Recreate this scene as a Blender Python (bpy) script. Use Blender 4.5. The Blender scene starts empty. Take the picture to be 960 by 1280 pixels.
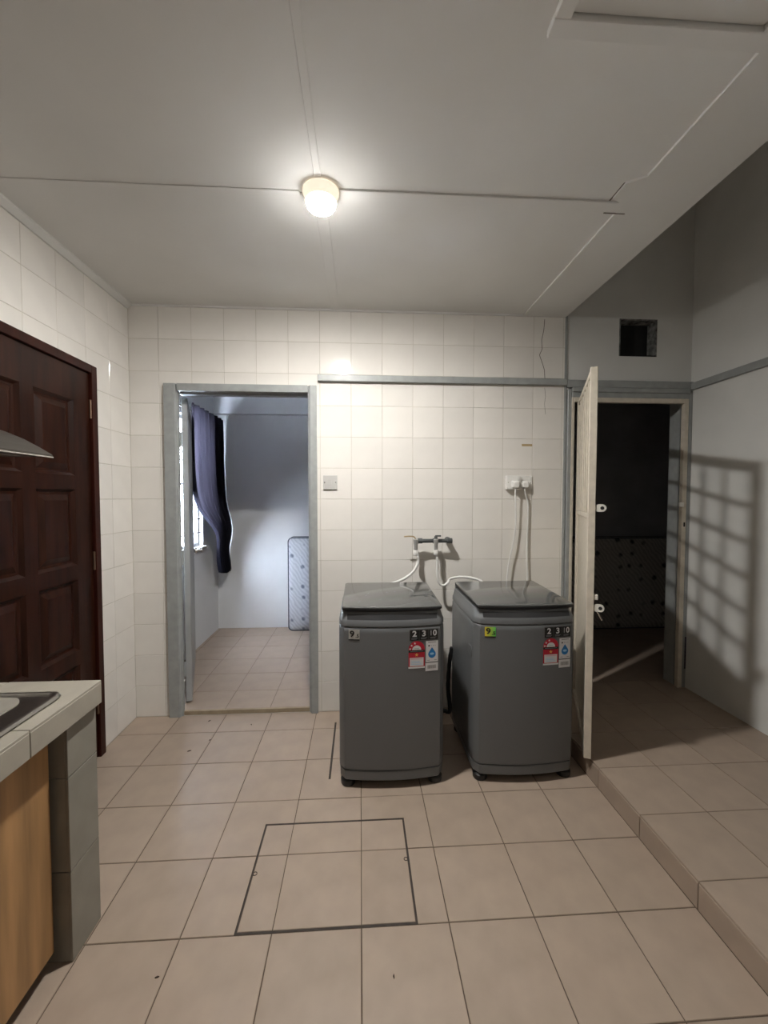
import bpy, bmesh, math, random
from mathutils import Vector, Matrix

random.seed(7)
sc = bpy.context.scene
col = sc.collection

# ------------------------------------------------------------------ camera
F, YAW, PITCH, ROLL, CAMH = 506.9, 0.058744, 0.036016, 0.000369, 1.4599
cam_d = bpy.data.cameras.new('camera')
cam = bpy.data.objects.new('camera', cam_d)
col.objects.link(cam)
cam_d.sensor_fit = 'VERTICAL'
cam_d.sensor_height = 36.0
cam_d.lens = F / 1280.0 * 36.0
cam_d.clip_start = 0.02
fw = Vector((math.sin(YAW) * math.cos(PITCH), math.cos(YAW) * math.cos(PITCH), -math.sin(PITCH)))
rt = Vector((math.cos(YAW), -math.sin(YAW), 0))
up = rt.cross(fw)
r2 = rt * math.cos(ROLL) + up * math.sin(ROLL)
u2 = up * math.cos(ROLL) - rt * math.sin(ROLL)
cam.matrix_world = Matrix(((r2.x, u2.x, -fw.x, 0), (r2.y, u2.y, -fw.y, 0), (r2.z, u2.z, -fw.z, CAMH), (0, 0, 0, 1)))
sc.camera = cam

# ------------------------------------------------------------------ world, exposure
LAMP_POWER = 1900.0          # emission strength of the lamp in view
LAMP2_POWER = 40.0         # the weaker lamp behind the camera
SKY = 88.0
w = bpy.data.worlds.new('world')
sc.world = w
w.use_nodes = True
bg = w.node_tree.nodes['Background']
bg.inputs[0].default_value = (0.80, 0.90, 1.0, 1)
bg.inputs[1].default_value = SKY
sc.view_settings.view_transform = 'Standard'
sc.view_settings.look = 'None'
sc.view_settings.gamma = 1
sc.view_settings.use_curve_mapping = False
sc.view_settings.exposure = 0.0
sc.cycles.use_denoising = True
sc.cycles.max_bounces = 10
sc.cycles.diffuse_bounces = 6

# ------------------------------------------------------------------ materials
def srgb(r, g, b):
    f = lambda c: c / 12.92 if c <= 0.04045 else ((c + 0.055) / 1.055) ** 2.4
    return (f(r / 255), f(g / 255), f(b / 255), 1)

def mat(name, c, rough=0.5, metal=0.0, spec=0.5, noise=0.0, nscale=8.0, bump=0.0, bscale=60.0,
        objrand=0.0, emit=None, coat=0.0, stretch=None, rough_noise=0.0, alpha=None):
    m = bpy.data.materials.new(name)
    m.use_nodes = True
    nt = m.node_tree
    b = nt.nodes['Principled BSDF']
    if len(c) == 3:
        c = (*c, 1)
    b.inputs['Base Color'].default_value = c
    b.inputs['Roughness'].default_value = rough
    b.inputs['Metallic'].default_value = metal
    b.inputs['Specular IOR Level'].default_value = spec
    if coat:
        b.inputs['Coat Weight'].default_value = coat
        b.inputs['Coat Roughness'].default_value = 0.08
    tc = nt.nodes.new('ShaderNodeTexCoord')
    src = tc.outputs['Object']
    if stretch:
        mp = nt.nodes.new('ShaderNodeMapping')
        mp.inputs['Scale'].default_value = stretch
        nt.links.new(src, mp.inputs['Vector'])
        src = mp.outputs['Vector']
    if noise or objrand:
        n = nt.nodes.new('ShaderNodeTexNoise')
        n.inputs['Scale'].default_value = nscale
        n.inputs['Detail'].default_value = 6
        nt.links.new(src, n.inputs['Vector'])
        mr = nt.nodes.new('ShaderNodeMapRange')
        mr.inputs['From Min'].default_value = 0.3
        mr.inputs['From Max'].default_value = 0.7
        mr.inputs['To Min'].default_value = 1 - noise
        mr.inputs['To Max'].default_value = 1 + noise * 0.4
        nt.links.new(n.outputs['Fac'], mr.inputs['Value'])
        fac = mr.outputs['Result']
        if objrand:
            oi = nt.nodes.new('ShaderNodeObjectInfo')
            m2 = nt.nodes.new('ShaderNodeMapRange')
            m2.inputs['To Min'].default_value = 1 - objrand
            m2.inputs['To Max'].default_value = 1 + objrand
            nt.links.new(oi.outputs['Random'], m2.inputs['Value'])
            mu = nt.nodes.new('ShaderNodeMath')
            mu.operation = 'MULTIPLY'
            nt.links.new(fac, mu.inputs[0])
            nt.links.new(m2.outputs['Result'], mu.inputs[1])
            fac = mu.outputs[0]
        vm = nt.nodes.new('ShaderNodeVectorMath')
        vm.operation = 'SCALE'
        vm.inputs[0].default_value = c[:3]
        nt.links.new(fac, vm.inputs['Scale'])
        nt.links.new(vm.outputs['Vector'], b.inputs['Base Color'])
    if rough_noise:
        n3 = nt.nodes.new('ShaderNodeTexNoise')
        n3.inputs['Scale'].default_value = 5
        n3.inputs['Detail'].default_value = 5
        nt.links.new(src, n3.inputs['Vector'])
        m3 = nt.nodes.new('ShaderNodeMapRange')
        m3.inputs['To Min'].default_value = max(0.02, rough - rough_noise)
        m3.inputs['To Max'].default_value = rough + rough_noise
        nt.links.new(n3.outputs['Fac'], m3.inputs['Value'])
        nt.links.new(m3.outputs['Result'], b.inputs['Roughness'])
    if bump:
        n2 = nt.nodes.new('ShaderNodeTexNoise')
        n2.inputs['Scale'].default_value = bscale
        n2.inputs['Detail'].default_value = 4
        nt.links.new(src, n2.inputs['Vector'])
        bp = nt.nodes.new('ShaderNodeBump')
        bp.inputs['Strength'].default_value = bump
        bp.inputs['Distance'].default_value = 0.002
        nt.links.new(n2.outputs['Fac'], bp.inputs['Height'])
        nt.links.new(bp.outputs['Normal'], b.inputs['Normal'])
    if emit:
        b.inputs['Emission Color'].default_value = (*emit[0], 1)
        b.inputs['Emission Strength'].default_value = emit[1]
    return m

M = {}
M['tile'] = mat('glazed_wall_tile', (0.785, 0.755, 0.71), 0.09, noise=0.05, nscale=5, objrand=0.025, bump=0.03, bscale=9)
M['grout'] = mat('wall_grout', (0.60, 0.56, 0.49), 0.9, noise=0.3, nscale=6)
M['ftile'] = mat('floor_tile', (0.385, 0.303, 0.24), 0.36, noise=0.10, nscale=9, objrand=0.03, rough_noise=0.08)
M['fgrout'] = mat('floor_grout', (0.13, 0.095, 0.07), 0.95, noise=0.3, nscale=9)
M['ctile'] = mat('counter_tile', (0.36, 0.33, 0.275), 0.42, noise=0.10, nscale=12, objrand=0.03)
M['ptile'] = mat('shaded_pier_tile', (0.25, 0.235, 0.20), 0.42, noise=0.12, nscale=12, objrand=0.03)  # counter tile again, with the pier's shade darkened into its colour
M['cgrout'] = mat('counter_grout', (0.14, 0.12, 0.10), 0.95)
M['ceil'] = mat('ceiling_paint', (0.74, 0.735, 0.715), 0.75, noise=0.05, nscale=2.2, bump=0.1, bscale=25)
M['wallpaint'] = mat('grey_white_wall_paint', (0.73, 0.73, 0.71), 0.7, noise=0.07, nscale=3, bump=0.15, bscale=30)
M['bluepaint'] = mat('pale_blue_wall_paint', (0.80, 0.81, 0.82), 0.6, noise=0.05, nscale=3)
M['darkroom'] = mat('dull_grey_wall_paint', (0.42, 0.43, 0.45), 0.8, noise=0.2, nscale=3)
M['greytrim'] = mat('grey_gloss_trim_paint', (0.34, 0.355, 0.35), 0.4, noise=0.12, nscale=20)
M['greydoor'] = mat('grey_painted_door', (0.36, 0.37, 0.37), 0.4, noise=0.08, nscale=6)
M['cream'] = mat('cream_gate_enamel', (0.66, 0.60, 0.50), 0.4, noise=0.12, nscale=25)
M['lug'] = mat('white_enamel_lug', (0.78, 0.76, 0.70), 0.4)
M['wood'] = mat('dark_red_brown_varnish', (0.026, 0.007, 0.003), 0.36, spec=0.25, noise=0.6, nscale=5, stretch=(6, 6, 0.7))
M['woodframe'] = mat('dark_red_frame_varnish', (0.034, 0.007, 0.004), 0.38, spec=0.25, noise=0.4, nscale=5, stretch=(6, 6, 0.7))
M['cabwood'] = mat('honey_wood_veneer', (0.42, 0.235, 0.10), 0.5, noise=0.4, nscale=4, stretch=(5, 5, 0.45))
M['black'] = mat('black_plastic', (0.012, 0.012, 0.013), 0.4)
M['void'] = mat('dark_void', (0.02, 0.02, 0.02), 0.9, noise=0.4, nscale=12)
M['ventside'] = mat('flaky_grey_plaster', (0.22, 0.22, 0.21), 0.9, noise=0.9, nscale=25)  # mottled grey for the inner faces of the vent hole
M['chrome'] = mat('steel', (0.6, 0.58, 0.55), 0.25, metal=1.0)
M['steel'] = mat('brushed_stainless_steel', (0.42, 0.40, 0.375), 0.30, metal=1.0, noise=0.1, nscale=40)
M['hobpanel'] = mat('hob_panel_ceiling_sheen', (0.34, 0.315, 0.27), 0.45, metal=0.3, noise=0.15, nscale=18)  # pale colour stands in for the ceiling mirrored in the steel panel
M['hoodmetal'] = mat('hood_dull_steel', (0.10, 0.09, 0.08), 0.42, metal=0.9, noise=0.1, nscale=20)
M['tapmetal'] = mat('dull_chrome_tap', (0.55, 0.55, 0.53), 0.3, metal=0.5)
M['oldhinge'] = mat('tarnished_hinge_metal', (0.20, 0.13, 0.09), 0.4, metal=0.8)
M['brass'] = mat('aged_brass', (0.55, 0.42, 0.25), 0.35, metal=1.0)
M['white'] = mat('white_plastic', (0.78, 0.77, 0.74), 0.35)
M['switch'] = mat('grey_switch_plate', (0.52, 0.51, 0.49), 0.4)
M['pvc'] = mat('dark_grey_pipe', (0.075, 0.080, 0.080), 0.45, noise=0.2, nscale=30)
M['hose'] = mat('white_rubber_hose', (0.72, 0.71, 0.69), 0.45)
M['washer'] = mat('graphite_washer_enamel', (0.142, 0.148, 0.153), 0.38, noise=0.06, nscale=300)
M['washer_top'] = mat('graphite_washer_plastic', (0.138, 0.144, 0.149), 0.34)
M['lid'] = mat('smoked_lid_glass', (0.062, 0.065, 0.065), 0.09, spec=0.9, coat=0.3)
M['strip'] = mat('dark_control_strip', (0.035, 0.035, 0.037), 0.3)
M['silver'] = mat('silver_badge', (0.50, 0.50, 0.47), 0.4, metal=0.3)
M['irid'] = None
M['plate'] = mat('black_print_plate', (0.006, 0.006, 0.006), 0.45)
M['plateedge'] = mat('clear_plate_edge', (0.13, 0.13, 0.13), 0.4)
M['print_white'] = mat('white_print', (0.72, 0.72, 0.72), 0.5)
M['print_grey'] = mat('grey_print', (0.26, 0.26, 0.27), 0.5)
M['print_mid'] = mat('light_grey_print', (0.42, 0.42, 0.43), 0.5)
M['print_black'] = mat('black_print', (0.01, 0.01, 0.01), 0.5)
M['red'] = mat('red_label_print', (0.50, 0.012, 0.035), 0.45)
M['pink'] = mat('pink_label_print', (0.75, 0.45, 0.50), 0.5)
M['gold'] = mat('gold_star_print', (0.85, 0.45, 0.12), 0.5)
M['paper'] = mat('white_label_paper', (0.74, 0.74, 0.75), 0.5)
M['blue'] = mat('blue_drop_print', (0.02, 0.20, 0.52), 0.4)
M['lightblue'] = mat('light_blue_print', (0.35, 0.62, 0.85), 0.4)
M['sticker'] = mat('tan_tape', (0.40, 0.29, 0.14), 0.7)
M['lampbody'] = mat('cream_glow_lamp_holder', (0.80, 0.72, 0.60), 0.5, emit=((1.0, 0.88, 0.70), 0.85))  # emission imitates the lamp's light showing on the holder
M['lampglow'] = mat('lit_lamp_diffuser', (0.9, 0.9, 0.88), 0.4, emit=((1.0, 0.975, 0.93), LAMP_POWER))
M['lampglow2'] = mat('lit_weaker_lamp_diffuser', (0.9, 0.9, 0.88), 0.4, emit=((1.0, 0.975, 0.93), LAMP2_POWER))
M['crack'] = mat('crack_shadow_line', (0.16, 0.14, 0.12), 0.95)
M['threshold'] = mat('yellowed_threshold', (0.36, 0.29, 0.20), 0.6, noise=0.2, nscale=14)
M['hatchsteel'] = mat('rusty_hatch_edge', (0.045, 0.032, 0.025), 0.7, noise=0.5, nscale=30)
M['scrap'] = mat('dark_dry_scrap', (0.06, 0.04, 0.03), 0.9)
M['smear'] = mat('dark_purple_smear', (0.055, 0.05, 0.09), 0.8, noise=0.8, nscale=60)
M['bars'] = mat('dark_window_bars', (0.05, 0.04, 0.05), 0.5)
M['winframe'] = mat('window_frame_paint', (0.5, 0.5, 0.5), 0.5)

# the lamps throw most of their light downwards: the diffuser's flat bottom glows more than its sides
for k_, p_ in (('lampglow', LAMP_POWER), ('lampglow2', LAMP2_POWER)):
    nt = M[k_].node_tree; b = nt.nodes['Principled BSDF']
    ge = nt.nodes.new('ShaderNodeNewGeometry'); sp = nt.nodes.new('ShaderNodeSeparateXYZ'); mr = nt.nodes.new('ShaderNodeMapRange')
    nt.links.new(ge.outputs['Normal'], sp.inputs[0]); nt.links.new(sp.outputs['Z'], mr.inputs['Value'])
    mr.inputs['From Min'].default_value = -0.985; mr.inputs['From Max'].default_value = -0.75
    mr.inputs['To Min'].default_value = p_; mr.inputs['To Max'].default_value = p_ * 0.035
    nt.links.new(mr.outputs['Result'], b.inputs['Emission Strength'])

# iridescent badge: yellow fading to green across its own width
m = bpy.data.materials.new('iridescent_badge'); m.use_nodes = True
nt = m.node_tree; b = nt.nodes['Principled BSDF']; b.inputs['Roughness'].default_value = 0.3
tc = nt.nodes.new('ShaderNodeTexCoord'); sx = nt.nodes.new('ShaderNodeSeparateXYZ'); cr = nt.nodes.new('ShaderNodeValToRGB')
nt.links.new(tc.outputs['Generated'], sx.inputs[0]); nt.links.new(sx.outputs['X'], cr.inputs[0]); nt.links.new(cr.outputs[0], b.inputs['Base Color'])
cr.color_ramp.elements[0].color = (0.80, 0.62, 0.05, 1); cr.color_ramp.elements[1].color = (0.10, 0.62, 0.12, 1)
M['irid'] = m

# window glass
m = bpy.data.materials.new('window_glass'); m.use_nodes = True
nt = m.node_tree; nt.nodes.remove(nt.nodes['Principled BSDF'])
tr = nt.nodes.new('ShaderNodeBsdfTransparent'); gl = nt.nodes.new('ShaderNodeBsdfGlossy'); mx = nt.nodes.new('ShaderNodeMixShader')
gl.inputs['Roughness'].default_value = 0.05; mx.inputs[0].default_value = 0.06
tr.inputs[0].default_value = (0.95, 0.96, 1, 1)
nt.links.new(tr.outputs[0], mx.inputs[1]); nt.links.new(gl.outputs[0], mx.inputs[2]); nt.links.new(mx.outputs[0], nt.nodes['Material Output'].inputs[0])
M['glass'] = m

# curtain: dark cloth that lets a little light through
m = bpy.data.materials.new('navy_black_curtain_cloth'); m.use_nodes = True
nt = m.node_tree; nt.nodes.remove(nt.nodes['Principled BSDF'])
df = nt.nodes.new('ShaderNodeBsdfDiffuse'); tl = nt.nodes.new('ShaderNodeBsdfTranslucent'); mx = nt.nodes.new('ShaderNodeMixShader')
df.inputs[0].default_value = (0.018, 0.018, 0.026, 1); tl.inputs[0].default_value = (0.185, 0.175, 0.205, 1); mx.inputs[0].default_value = 0.5
nt.links.new(df.outputs[0], mx.inputs[1]); nt.links.new(tl.outputs[0], mx.inputs[2]); nt.links.new(mx.outputs[0], nt.nodes['Material Output'].inputs[0])
M['curtain'] = m

# mattress ticking: quilted pattern with scattered medallions
def ticking(name, base, dark, scale):
    m = bpy.data.materials.new(name); m.use_nodes = True
    nt = m.node_tree; b = nt.nodes['Principled BSDF']; b.inputs['Roughness'].default_value = 0.85
    tc = nt.nodes.new('ShaderNodeTexCoord')
    mp = nt.nodes.new('ShaderNodeMapping'); mp.inputs['Rotation'].default_value = (0, math.radians(38), 0)
    nt.links.new(tc.outputs['Object'], mp.inputs['Vector'])
    wv = nt.nodes.new('ShaderNodeTexWave'); wv.inputs['Scale'].default_value = 9; wv.inputs['Distortion'].default_value = 6; wv.inputs['Detail'].default_value = 2
    nt.links.new(mp.outputs[0], wv.inputs['Vector'])
    vo = nt.nodes.new('ShaderNodeTexVoronoi'); vo.inputs['Scale'].default_value = scale; vo.inputs['Randomness'].default_value = 0.35
    mp2 = nt.nodes.new('ShaderNodeMapping'); mp2.inputs['Scale'].default_value = (1, 0.01, 1)
    nt.links.new(tc.outputs['Object'], mp2.inputs['Vector']); nt.links.new(mp2.outputs[0], vo.inputs['Vector'])
    r1 = nt.nodes.new('ShaderNodeMapRange'); r1.inputs['From Min'].default_value = 0.12; r1.inputs['From Max'].default_value = 0.26; r1.inputs['To Min'].default_value = 0.75; r1.inputs['To Max'].default_value = 0.0
    nt.links.new(vo.outputs['Distance'], r1.inputs['Value'])
    ad = nt.nodes.new('ShaderNodeMath'); ad.operation = 'MULTIPLY_ADD'; ad.inputs[1].default_value = 0.28
    nt.links.new(wv.outputs['Fac'], ad.inputs[0]); nt.links.new(r1.outputs[0], ad.inputs[2])
    mxc = nt.nodes.new('ShaderNodeMix'); mxc.data_type = 'RGBA'
    mxc.inputs['A'].default_value = (*base, 1); mxc.inputs['B'].default_value = (*dark, 1)
    nt.links.new(ad.outputs[0], mxc.inputs['Factor']); nt.links.new(mxc.outputs['Result'], b.inputs['Base Color'])
    return m
M['ticking'] = ticking('blue_grey_mattress_ticking', (0.62, 0.64, 0.68), (0.16, 0.18, 0.24), 9)
M['ticking2'] = ticking('grey_flowered_mattress_ticking', (0.55, 0.53, 0.50), (0.05, 0.05, 0.055), 8)
M['piping'] = mat('dark_blue_piping', (0.08, 0.09, 0.12), 0.8)

# ------------------------------------------------------------------ mesh helpers
class MB:
    def __init__(s):
        s.v = []; s.f = []
    def add(s, vs, fs):
        n = len(s.v); s.v += [tuple(v) for v in vs]; s.f += [tuple(i + n for i in f) for f in fs]; return s
    def box(s, x0, x1, y0, y1, z0, z1):
        v = [(x0, y0, z0), (x1, y0, z0), (x1, y1, z0), (x0, y1, z0), (x0, y0, z1), (x1, y0, z1), (x1, y1, z1), (x0, y1, z1)]
        return s.add(v, [(0, 3, 2, 1), (4, 5, 6, 7), (0, 1, 5, 4), (1, 2, 6, 5), (2, 3, 7, 6), (3, 0, 4, 7)])
    def prism(s, pts, axis, a, b):
        # pts: 2-D outline; axis: extrusion axis
        def mk(p, t):
            return {'x': (t, p[0], p[1]), 'y': (p[0], t, p[1]), 'z': (p[0], p[1], t)}[axis]
        n = len(pts)
        return s.add([mk(p, a) for p in pts] + [mk(p, b) for p in pts],
                     [tuple(range(n))[::-1], tuple(range(n, 2 * n))] + [(i, (i + 1) % n, n + (i + 1) % n, n + i) for i in range(n)])
    def lathe(s, prof, c=(0, 0, 0), axis='z', n=24):
        # prof: (radius, height)
        vs = []
        for r, h in prof:
            for k in range(n):
                a = 2 * math.pi * k / n
                p = (r * math.cos(a), r * math.sin(a), h)
                if axis == 'x': p = (p[2], p[0], p[1])
                if axis == 'y': p = (p[0], p[2], p[1])
                vs.append((p[0] + c[0], p[1] + c[1], p[2] + c[2]))
        fs = []
        for j in range(len(prof) - 1):
            for k in range(n):
                fs.append((j * n + k, j * n + (k + 1) % n, (j + 1) * n + (k + 1) % n, (j + 1) * n + k))
        fs.append(tuple(range(n))[::-1]); m0 = (len(prof) - 1) * n; fs.append(tuple(range(m0, m0 + n)))
        return s.add(vs, fs)
    def tube(s, pts, r, n=10, smooth=True):
        P = [Vector(p) for p in pts]
        if smooth: P = catmull(P)
        rs = r if callable(r) else (lambda t: r)
        vs = []; prev = None
        for i, p in enumerate(P):
            t = (P[min(i + 1, len(P) - 1)] - P[max(i - 1, 0)]).normalized()
            if prev is None:
                a = Vector((0, 0, 1)) if abs(t.z) < 0.9 else Vector((1, 0, 0))
                u = t.cross(a).normalized()
            else:
                u = (prev - t * prev.dot(t)).normalized()
            prev = u; vv = t.cross(u); rr = rs(i / (len(P) - 1))
            for k in range(n):
                a = 2 * math.pi * k / n
                vs.append(p + u * (rr * math.cos(a)) + vv * (rr * math.sin(a)))
        fs = []
        for i in range(len(P) - 1):
            for k in range(n):
                fs.append((i * n + k, i * n + (k + 1) % n, (i + 1) * n + (k + 1) % n, (i + 1) * n + k))
        fs.append(tuple(range(n))[::-1]); m0 = (len(P) - 1) * n; fs.append(tuple(range(m0, m0 + n)))
        return s.add(vs, fs)
    def rings(s, rings, cap0=True, cap1=True):
        n = len(rings[0]); vs = [p for r in rings for p in r]; fs = []
        for j in range(len(rings) - 1):
            for k in range(n):
                fs.append((j * n + k, j * n + (k + 1) % n, (j + 1) * n + (k + 1) % n, (j + 1) * n + k))
        if cap0: fs.append(tuple(range(n))[::-1])
        if cap1: m0 = (len(rings) - 1) * n; fs.append(tuple(range(m0, m0 + n)))
        return s.add(vs, fs)
    def mesh(s, name):
        me = bpy.data.meshes.new(name)
        me.from_pydata(s.v, [], s.f)
        bm = bmesh.new(); bm.from_mesh(me)
        bmesh.ops.recalc_face_normals(bm, faces=bm.faces)
        bm.to_mesh(me); bm.free()
        return me
    def build(s, name, m, parent=None, smooth=False, bevel=0.0, seg=2, loc=None):
        me = s.mesh(name)
        if bevel:
            bm = bmesh.new(); bm.from_mesh(me)
            es = [e for e in bm.edges if len(e.link_faces) == 2 and e.calc_face_angle(0) > 0.6]
            bmesh.ops.bevel(bm, geom=es, offset=bevel, segments=seg, affect='EDGES', profile=0.5)
            bm.to_mesh(me); bm.free()
        me.materials.append(M[m] if isinstance(m, str) else m)
        o = bpy.data.objects.new(name, me)
        col.objects.link(o)
        if smooth:
            for p in me.polygons: p.use_smooth = True
            try: me.set_sharp_from_angle(angle=math.radians(38))
            except Exception: pass
        if parent is not None: o.parent = parent
        if loc: o.location = loc
        return o

def catmull(P, k=6):
    out = []
    for i in range(len(P) - 1):
        p0 = P[max(i - 1, 0)]; p1 = P[i]; p2 = P[i + 1]; p3 = P[min(i + 2, len(P) - 1)]
        for j in range(k):
            t = j / k
            out.append(0.5 * ((2 * p1) + (p2 - p0) * t + (2 * p0 - 5 * p1 + 4 * p2 - p3) * t * t + (3 * p1 - p0 - 3 * p2 + p3) * t ** 3))
    out.append(P[-1]); return out

def empty(name, loc=(0, 0, 0), rz=0.0):
    o = bpy.data.objects.new(name, None); o.empty_display_size = 0.05
    col.objects.link(o); o.location = loc; o.rotation_euler = (0, 0, rz); return o

def tag(o, label, cat, group=None):
    o['label'] = label; o['category'] = cat
    if group: o['group'] = group
    return o

def struct(o, label=None, cat=None):
    o['kind'] = 'structure'
    if label: o['label'] = label
    if cat: o['category'] = cat
    return o

def minus(rect, holes):
    # rectangle minus rectangles -> list of rectangles
    x0, x1, z0, z1 = rect
    xs = sorted({x0, x1, *[min(max(h[i], x0), x1) for h in holes for i in (0, 1)]})
    zs = sorted({z0, z1, *[min(max(h[i], z0), z1) for h in holes for i in (2, 3)]})
    out = []
    for j in range(len(zs) - 1):
        for i in range(len(xs) - 1):
            cx = (xs[i] + xs[i + 1]) / 2; cz = (zs[j] + zs[j + 1]) / 2
            if any(h[0] < cx < h[1] and h[2] < cz < h[3] for h in holes): continue
            if out and out[-1][1] == xs[i] and out[-1][2] == zs[j] and out[-1][3] == zs[j + 1]:
                out[-1] = (out[-1][0], xs[i + 1], zs[j], zs[j + 1])
            else:
                out.append((xs[i], xs[i + 1], zs[j], zs[j + 1]))
    return out

def put(kind, a, b, c0, c1):
    # (a0,a1),(b0,b1) in-plane, c depth -> box limits for plane kind
    return {'xz': (a[0], a[1], c0, c1, b[0], b[1]), 'yz': (c0, c1, a[0], a[1], b[0], b[1]), 'xy': (a[0], a[1], b[0], b[1], c0, c1)}[kind]

_tile_cache = {}
def tile_mesh(kind, w_, h_, d, out, bev, m):
    # a tile centred at its back-face centre; `out` = sign of the outward direction along the depth axis
    key = (kind, round(w_, 4), round(h_, 4), d, out, bev, m)
    if key in _tile_cache: return _tile_cache[key]
    def ring(e, t):
        a, c = w_ / 2 - e, h_ / 2 - e
        p = [(-a, -c), (a, -c), (a, c), (-a, c)]
        t *= out
        return [{'xz': (q[0], t, q[1]), 'yz': (t, q[0], q[1]), 'xy': (q[0], q[1], t)}[kind] for q in p]
    b = MB().rings([ring(0, 0), ring(0, d - bev), ring(bev, d)], True, True)
    me = b.mesh('tile'); me.materials.append(M[m]); _tile_cache[key] = me
    return me

def lay_tiles(parent, kind, region, a_off, a_pitch, b_off, b_pitch, gap, base, d, out, m, holes=(), jit=0.0, bev=0.0012, name='tile'):
    a0, a1, b0, b1 = region
    i0 = math.floor((a0 - a_off) / a_pitch + 1e-6); i1 = math.ceil((a1 - a_off) / a_pitch - 1e-6)
    j0 = math.floor((b0 - b_off) / b_pitch + 1e-6); j1 = math.ceil((b1 - b_off) / b_pitch - 1e-6)
    g = gap / 2
    for j in range(j0, j1):
        for i in range(i0, i1):
            r = (max(a_off + i * a_pitch + g, a0), min(a_off + (i + 1) * a_pitch - g, a1), max(b_off + j * b_pitch + g, b0), min(b_off + (j + 1) * b_pitch - g, b1))
            if r[1] - r[0] < 0.008 or r[3] - r[2] < 0.008: continue
            hs = [h for h in holes if h[0] < r[1] and h[1] > r[0] and h[2] < r[3] and h[3] > r[2]]
            pcs = minus(r, hs) if hs else [r]
            if not pcs: continue
            if len(pcs) == 1:
                p = pcs[0]
                if p[1] - p[0] < 0.008 or p[3] - p[2] < 0.008: continue
                o = bpy.data.objects.new(name, tile_mesh(kind, p[1] - p[0], p[3] - p[2], d, out, bev, m))
                ca, cb = (p[0] + p[1]) / 2, (p[2] + p[3]) / 2
                o.location = {'xz': (ca, base, cb), 'yz': (base, ca, cb), 'xy': (ca, cb, base)}[kind]
                if jit:
                    o.rotation_euler = (random.gauss(0, jit) if kind != 'yz' else 0, random.gauss(0, jit) if kind != 'xz' else 0, random.gauss(0, jit) if kind != 'xy' else 0)
                col.objects.link(o); o.parent = parent
            else:
                bb = MB()
                for p in pcs: bb.box(*put(kind, p[:2], p[2:], min(base, base + out * d), max(base, base + out * d)))
                bb.build(name, m, parent)

def rrect(x0, x1, y0, y1, r, n=5):
    pts = []
    for cx, cy, a0 in ((x1 - r, y1 - r, 0), (x0 + r, y1 - r, 90), (x0 + r, y0 + r, 180), (x1 - r, y0 + r, 270)):
        for k in range(n + 1):
            a = math.radians(a0 + 90 * k / n); pts.append((cx + r * math.cos(a), cy + r * math.sin(a)))
    return pts

def text_geo(s, size, bold=0.0):
    cu = bpy.data.curves.new('t', 'FONT'); cu.body = s; cu.size = size; cu.align_x = 'CENTER'; cu.align_y = 'CENTER'
    cu.resolution_u = 3; cu.offset = bold
    o = bpy.data.objects.new('t', cu); col.objects.link(o)
    bpy.context.view_layer.update()
    me = bpy.data.meshes.new_from_object(o.evaluated_get(bpy.context.evaluated_depsgraph_get()))
    vs = [tuple(v.co[:2]) for v in me.vertices]; fs = [tuple(p.vertices) for p in me.polygons]
    bpy.data.objects.remove(o); bpy.data.curves.remove(cu); bpy.data.meshes.remove(me)
    return vs, fs

# ------------------------------------------------------------------ key dimensions (metres)
YB = 2.735           # face of the tiled back wall
XL = -1.485          # face of the tiled left wall
XR = 2.315           # right wall
ZC = 2.695           # ceiling
XBEAM = 1.40         # edge of the low ceiling
XSTEP = 1.19         # riser of the raised floor
ZP = 0.105           # raised floor height
YREAR = -3.6
TP = 0.2067          # wall tile pitch
TX0 = -0.0585        # a vertical wall joint
FP = 0.3005          # floor tile pitch
FX0, FY0 = 0.0021, 1.3274

LDOOR = (-1.263, -0.286, 0.0, 2.195)      # outer rectangle of the left doorway's frame
RDOOR = (1.42, 2.315, ZP, 2.20)

# ------------------------------------------------------------------ floor
floor = struct(MB().box(XL - 0.12, XSTEP + 0.02, YREAR - 0.1, YB + 0.005, -0.10, -0.0022).build('floor', 'fgrout'), 'beige square floor tiles of the laundry corner')
HATCH = (-0.424, 0.196, 1.3285, 1.790)
HATCH2 = (-0.167, -0.155, 2.064, 2.597)
lay_tiles(floor, 'xy', (XL, XSTEP, -0.2, YB), FX0, FP, FY0, FP, 0.004, -0.008, 0.008, 1, 'ftile', holes=[HATCH, HATCH2], jit=0.0006)
MB().box(XL, XSTEP, YREAR, -0.205, -0.008, 0.0).build('floor_rear', 'ftile', floor)

def hatch(rect, label, edge):
    x0, x1, y0, y1 = rect
    t = empty('floor_hatch', ((x0 + x1) / 2, (y0 + y1) / 2, 0))
    tag(t, label, 'hatch')
    cx, cy = t.location.x, t.location.y
    MB().box(x0 - cx + .001, x1 - cx - .001, y0 - cy + .001, y1 - cy - .001, -0.02, -0.006).build('hatch_tray', 'hatchsteel', t)
    for (a, b, c, d) in ((x0, x1, y0, y0 + edge), (x0, x1, y1 - edge, y1), (x0, x0 + edge, y0 + edge, y1 - edge), (x1 - edge, x1, y0 + edge, y1 - edge)):
        MB().box(a - cx, b - cx, c - cy, d - cy, -0.006, -0.0008).build('edge_bar', 'hatchsteel', t)
    e = edge + 0.0015
    n0 = len(bpy.data.objects)
    before = set(bpy.data.objects)
    lay_tiles(t, 'xy', (x0 + e - cx, x1 - e - cx, y0 + e - cy, y1 - e - cy), FX0 - cx, FP, FY0 - cy, FP, 0.003, -0.007, 0.0068, 1, 'ftile')
    return t
h1 = hatch(HATCH, 'tiled floor hatch with dark metal edges in the middle of the floor', 0.007)
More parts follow.
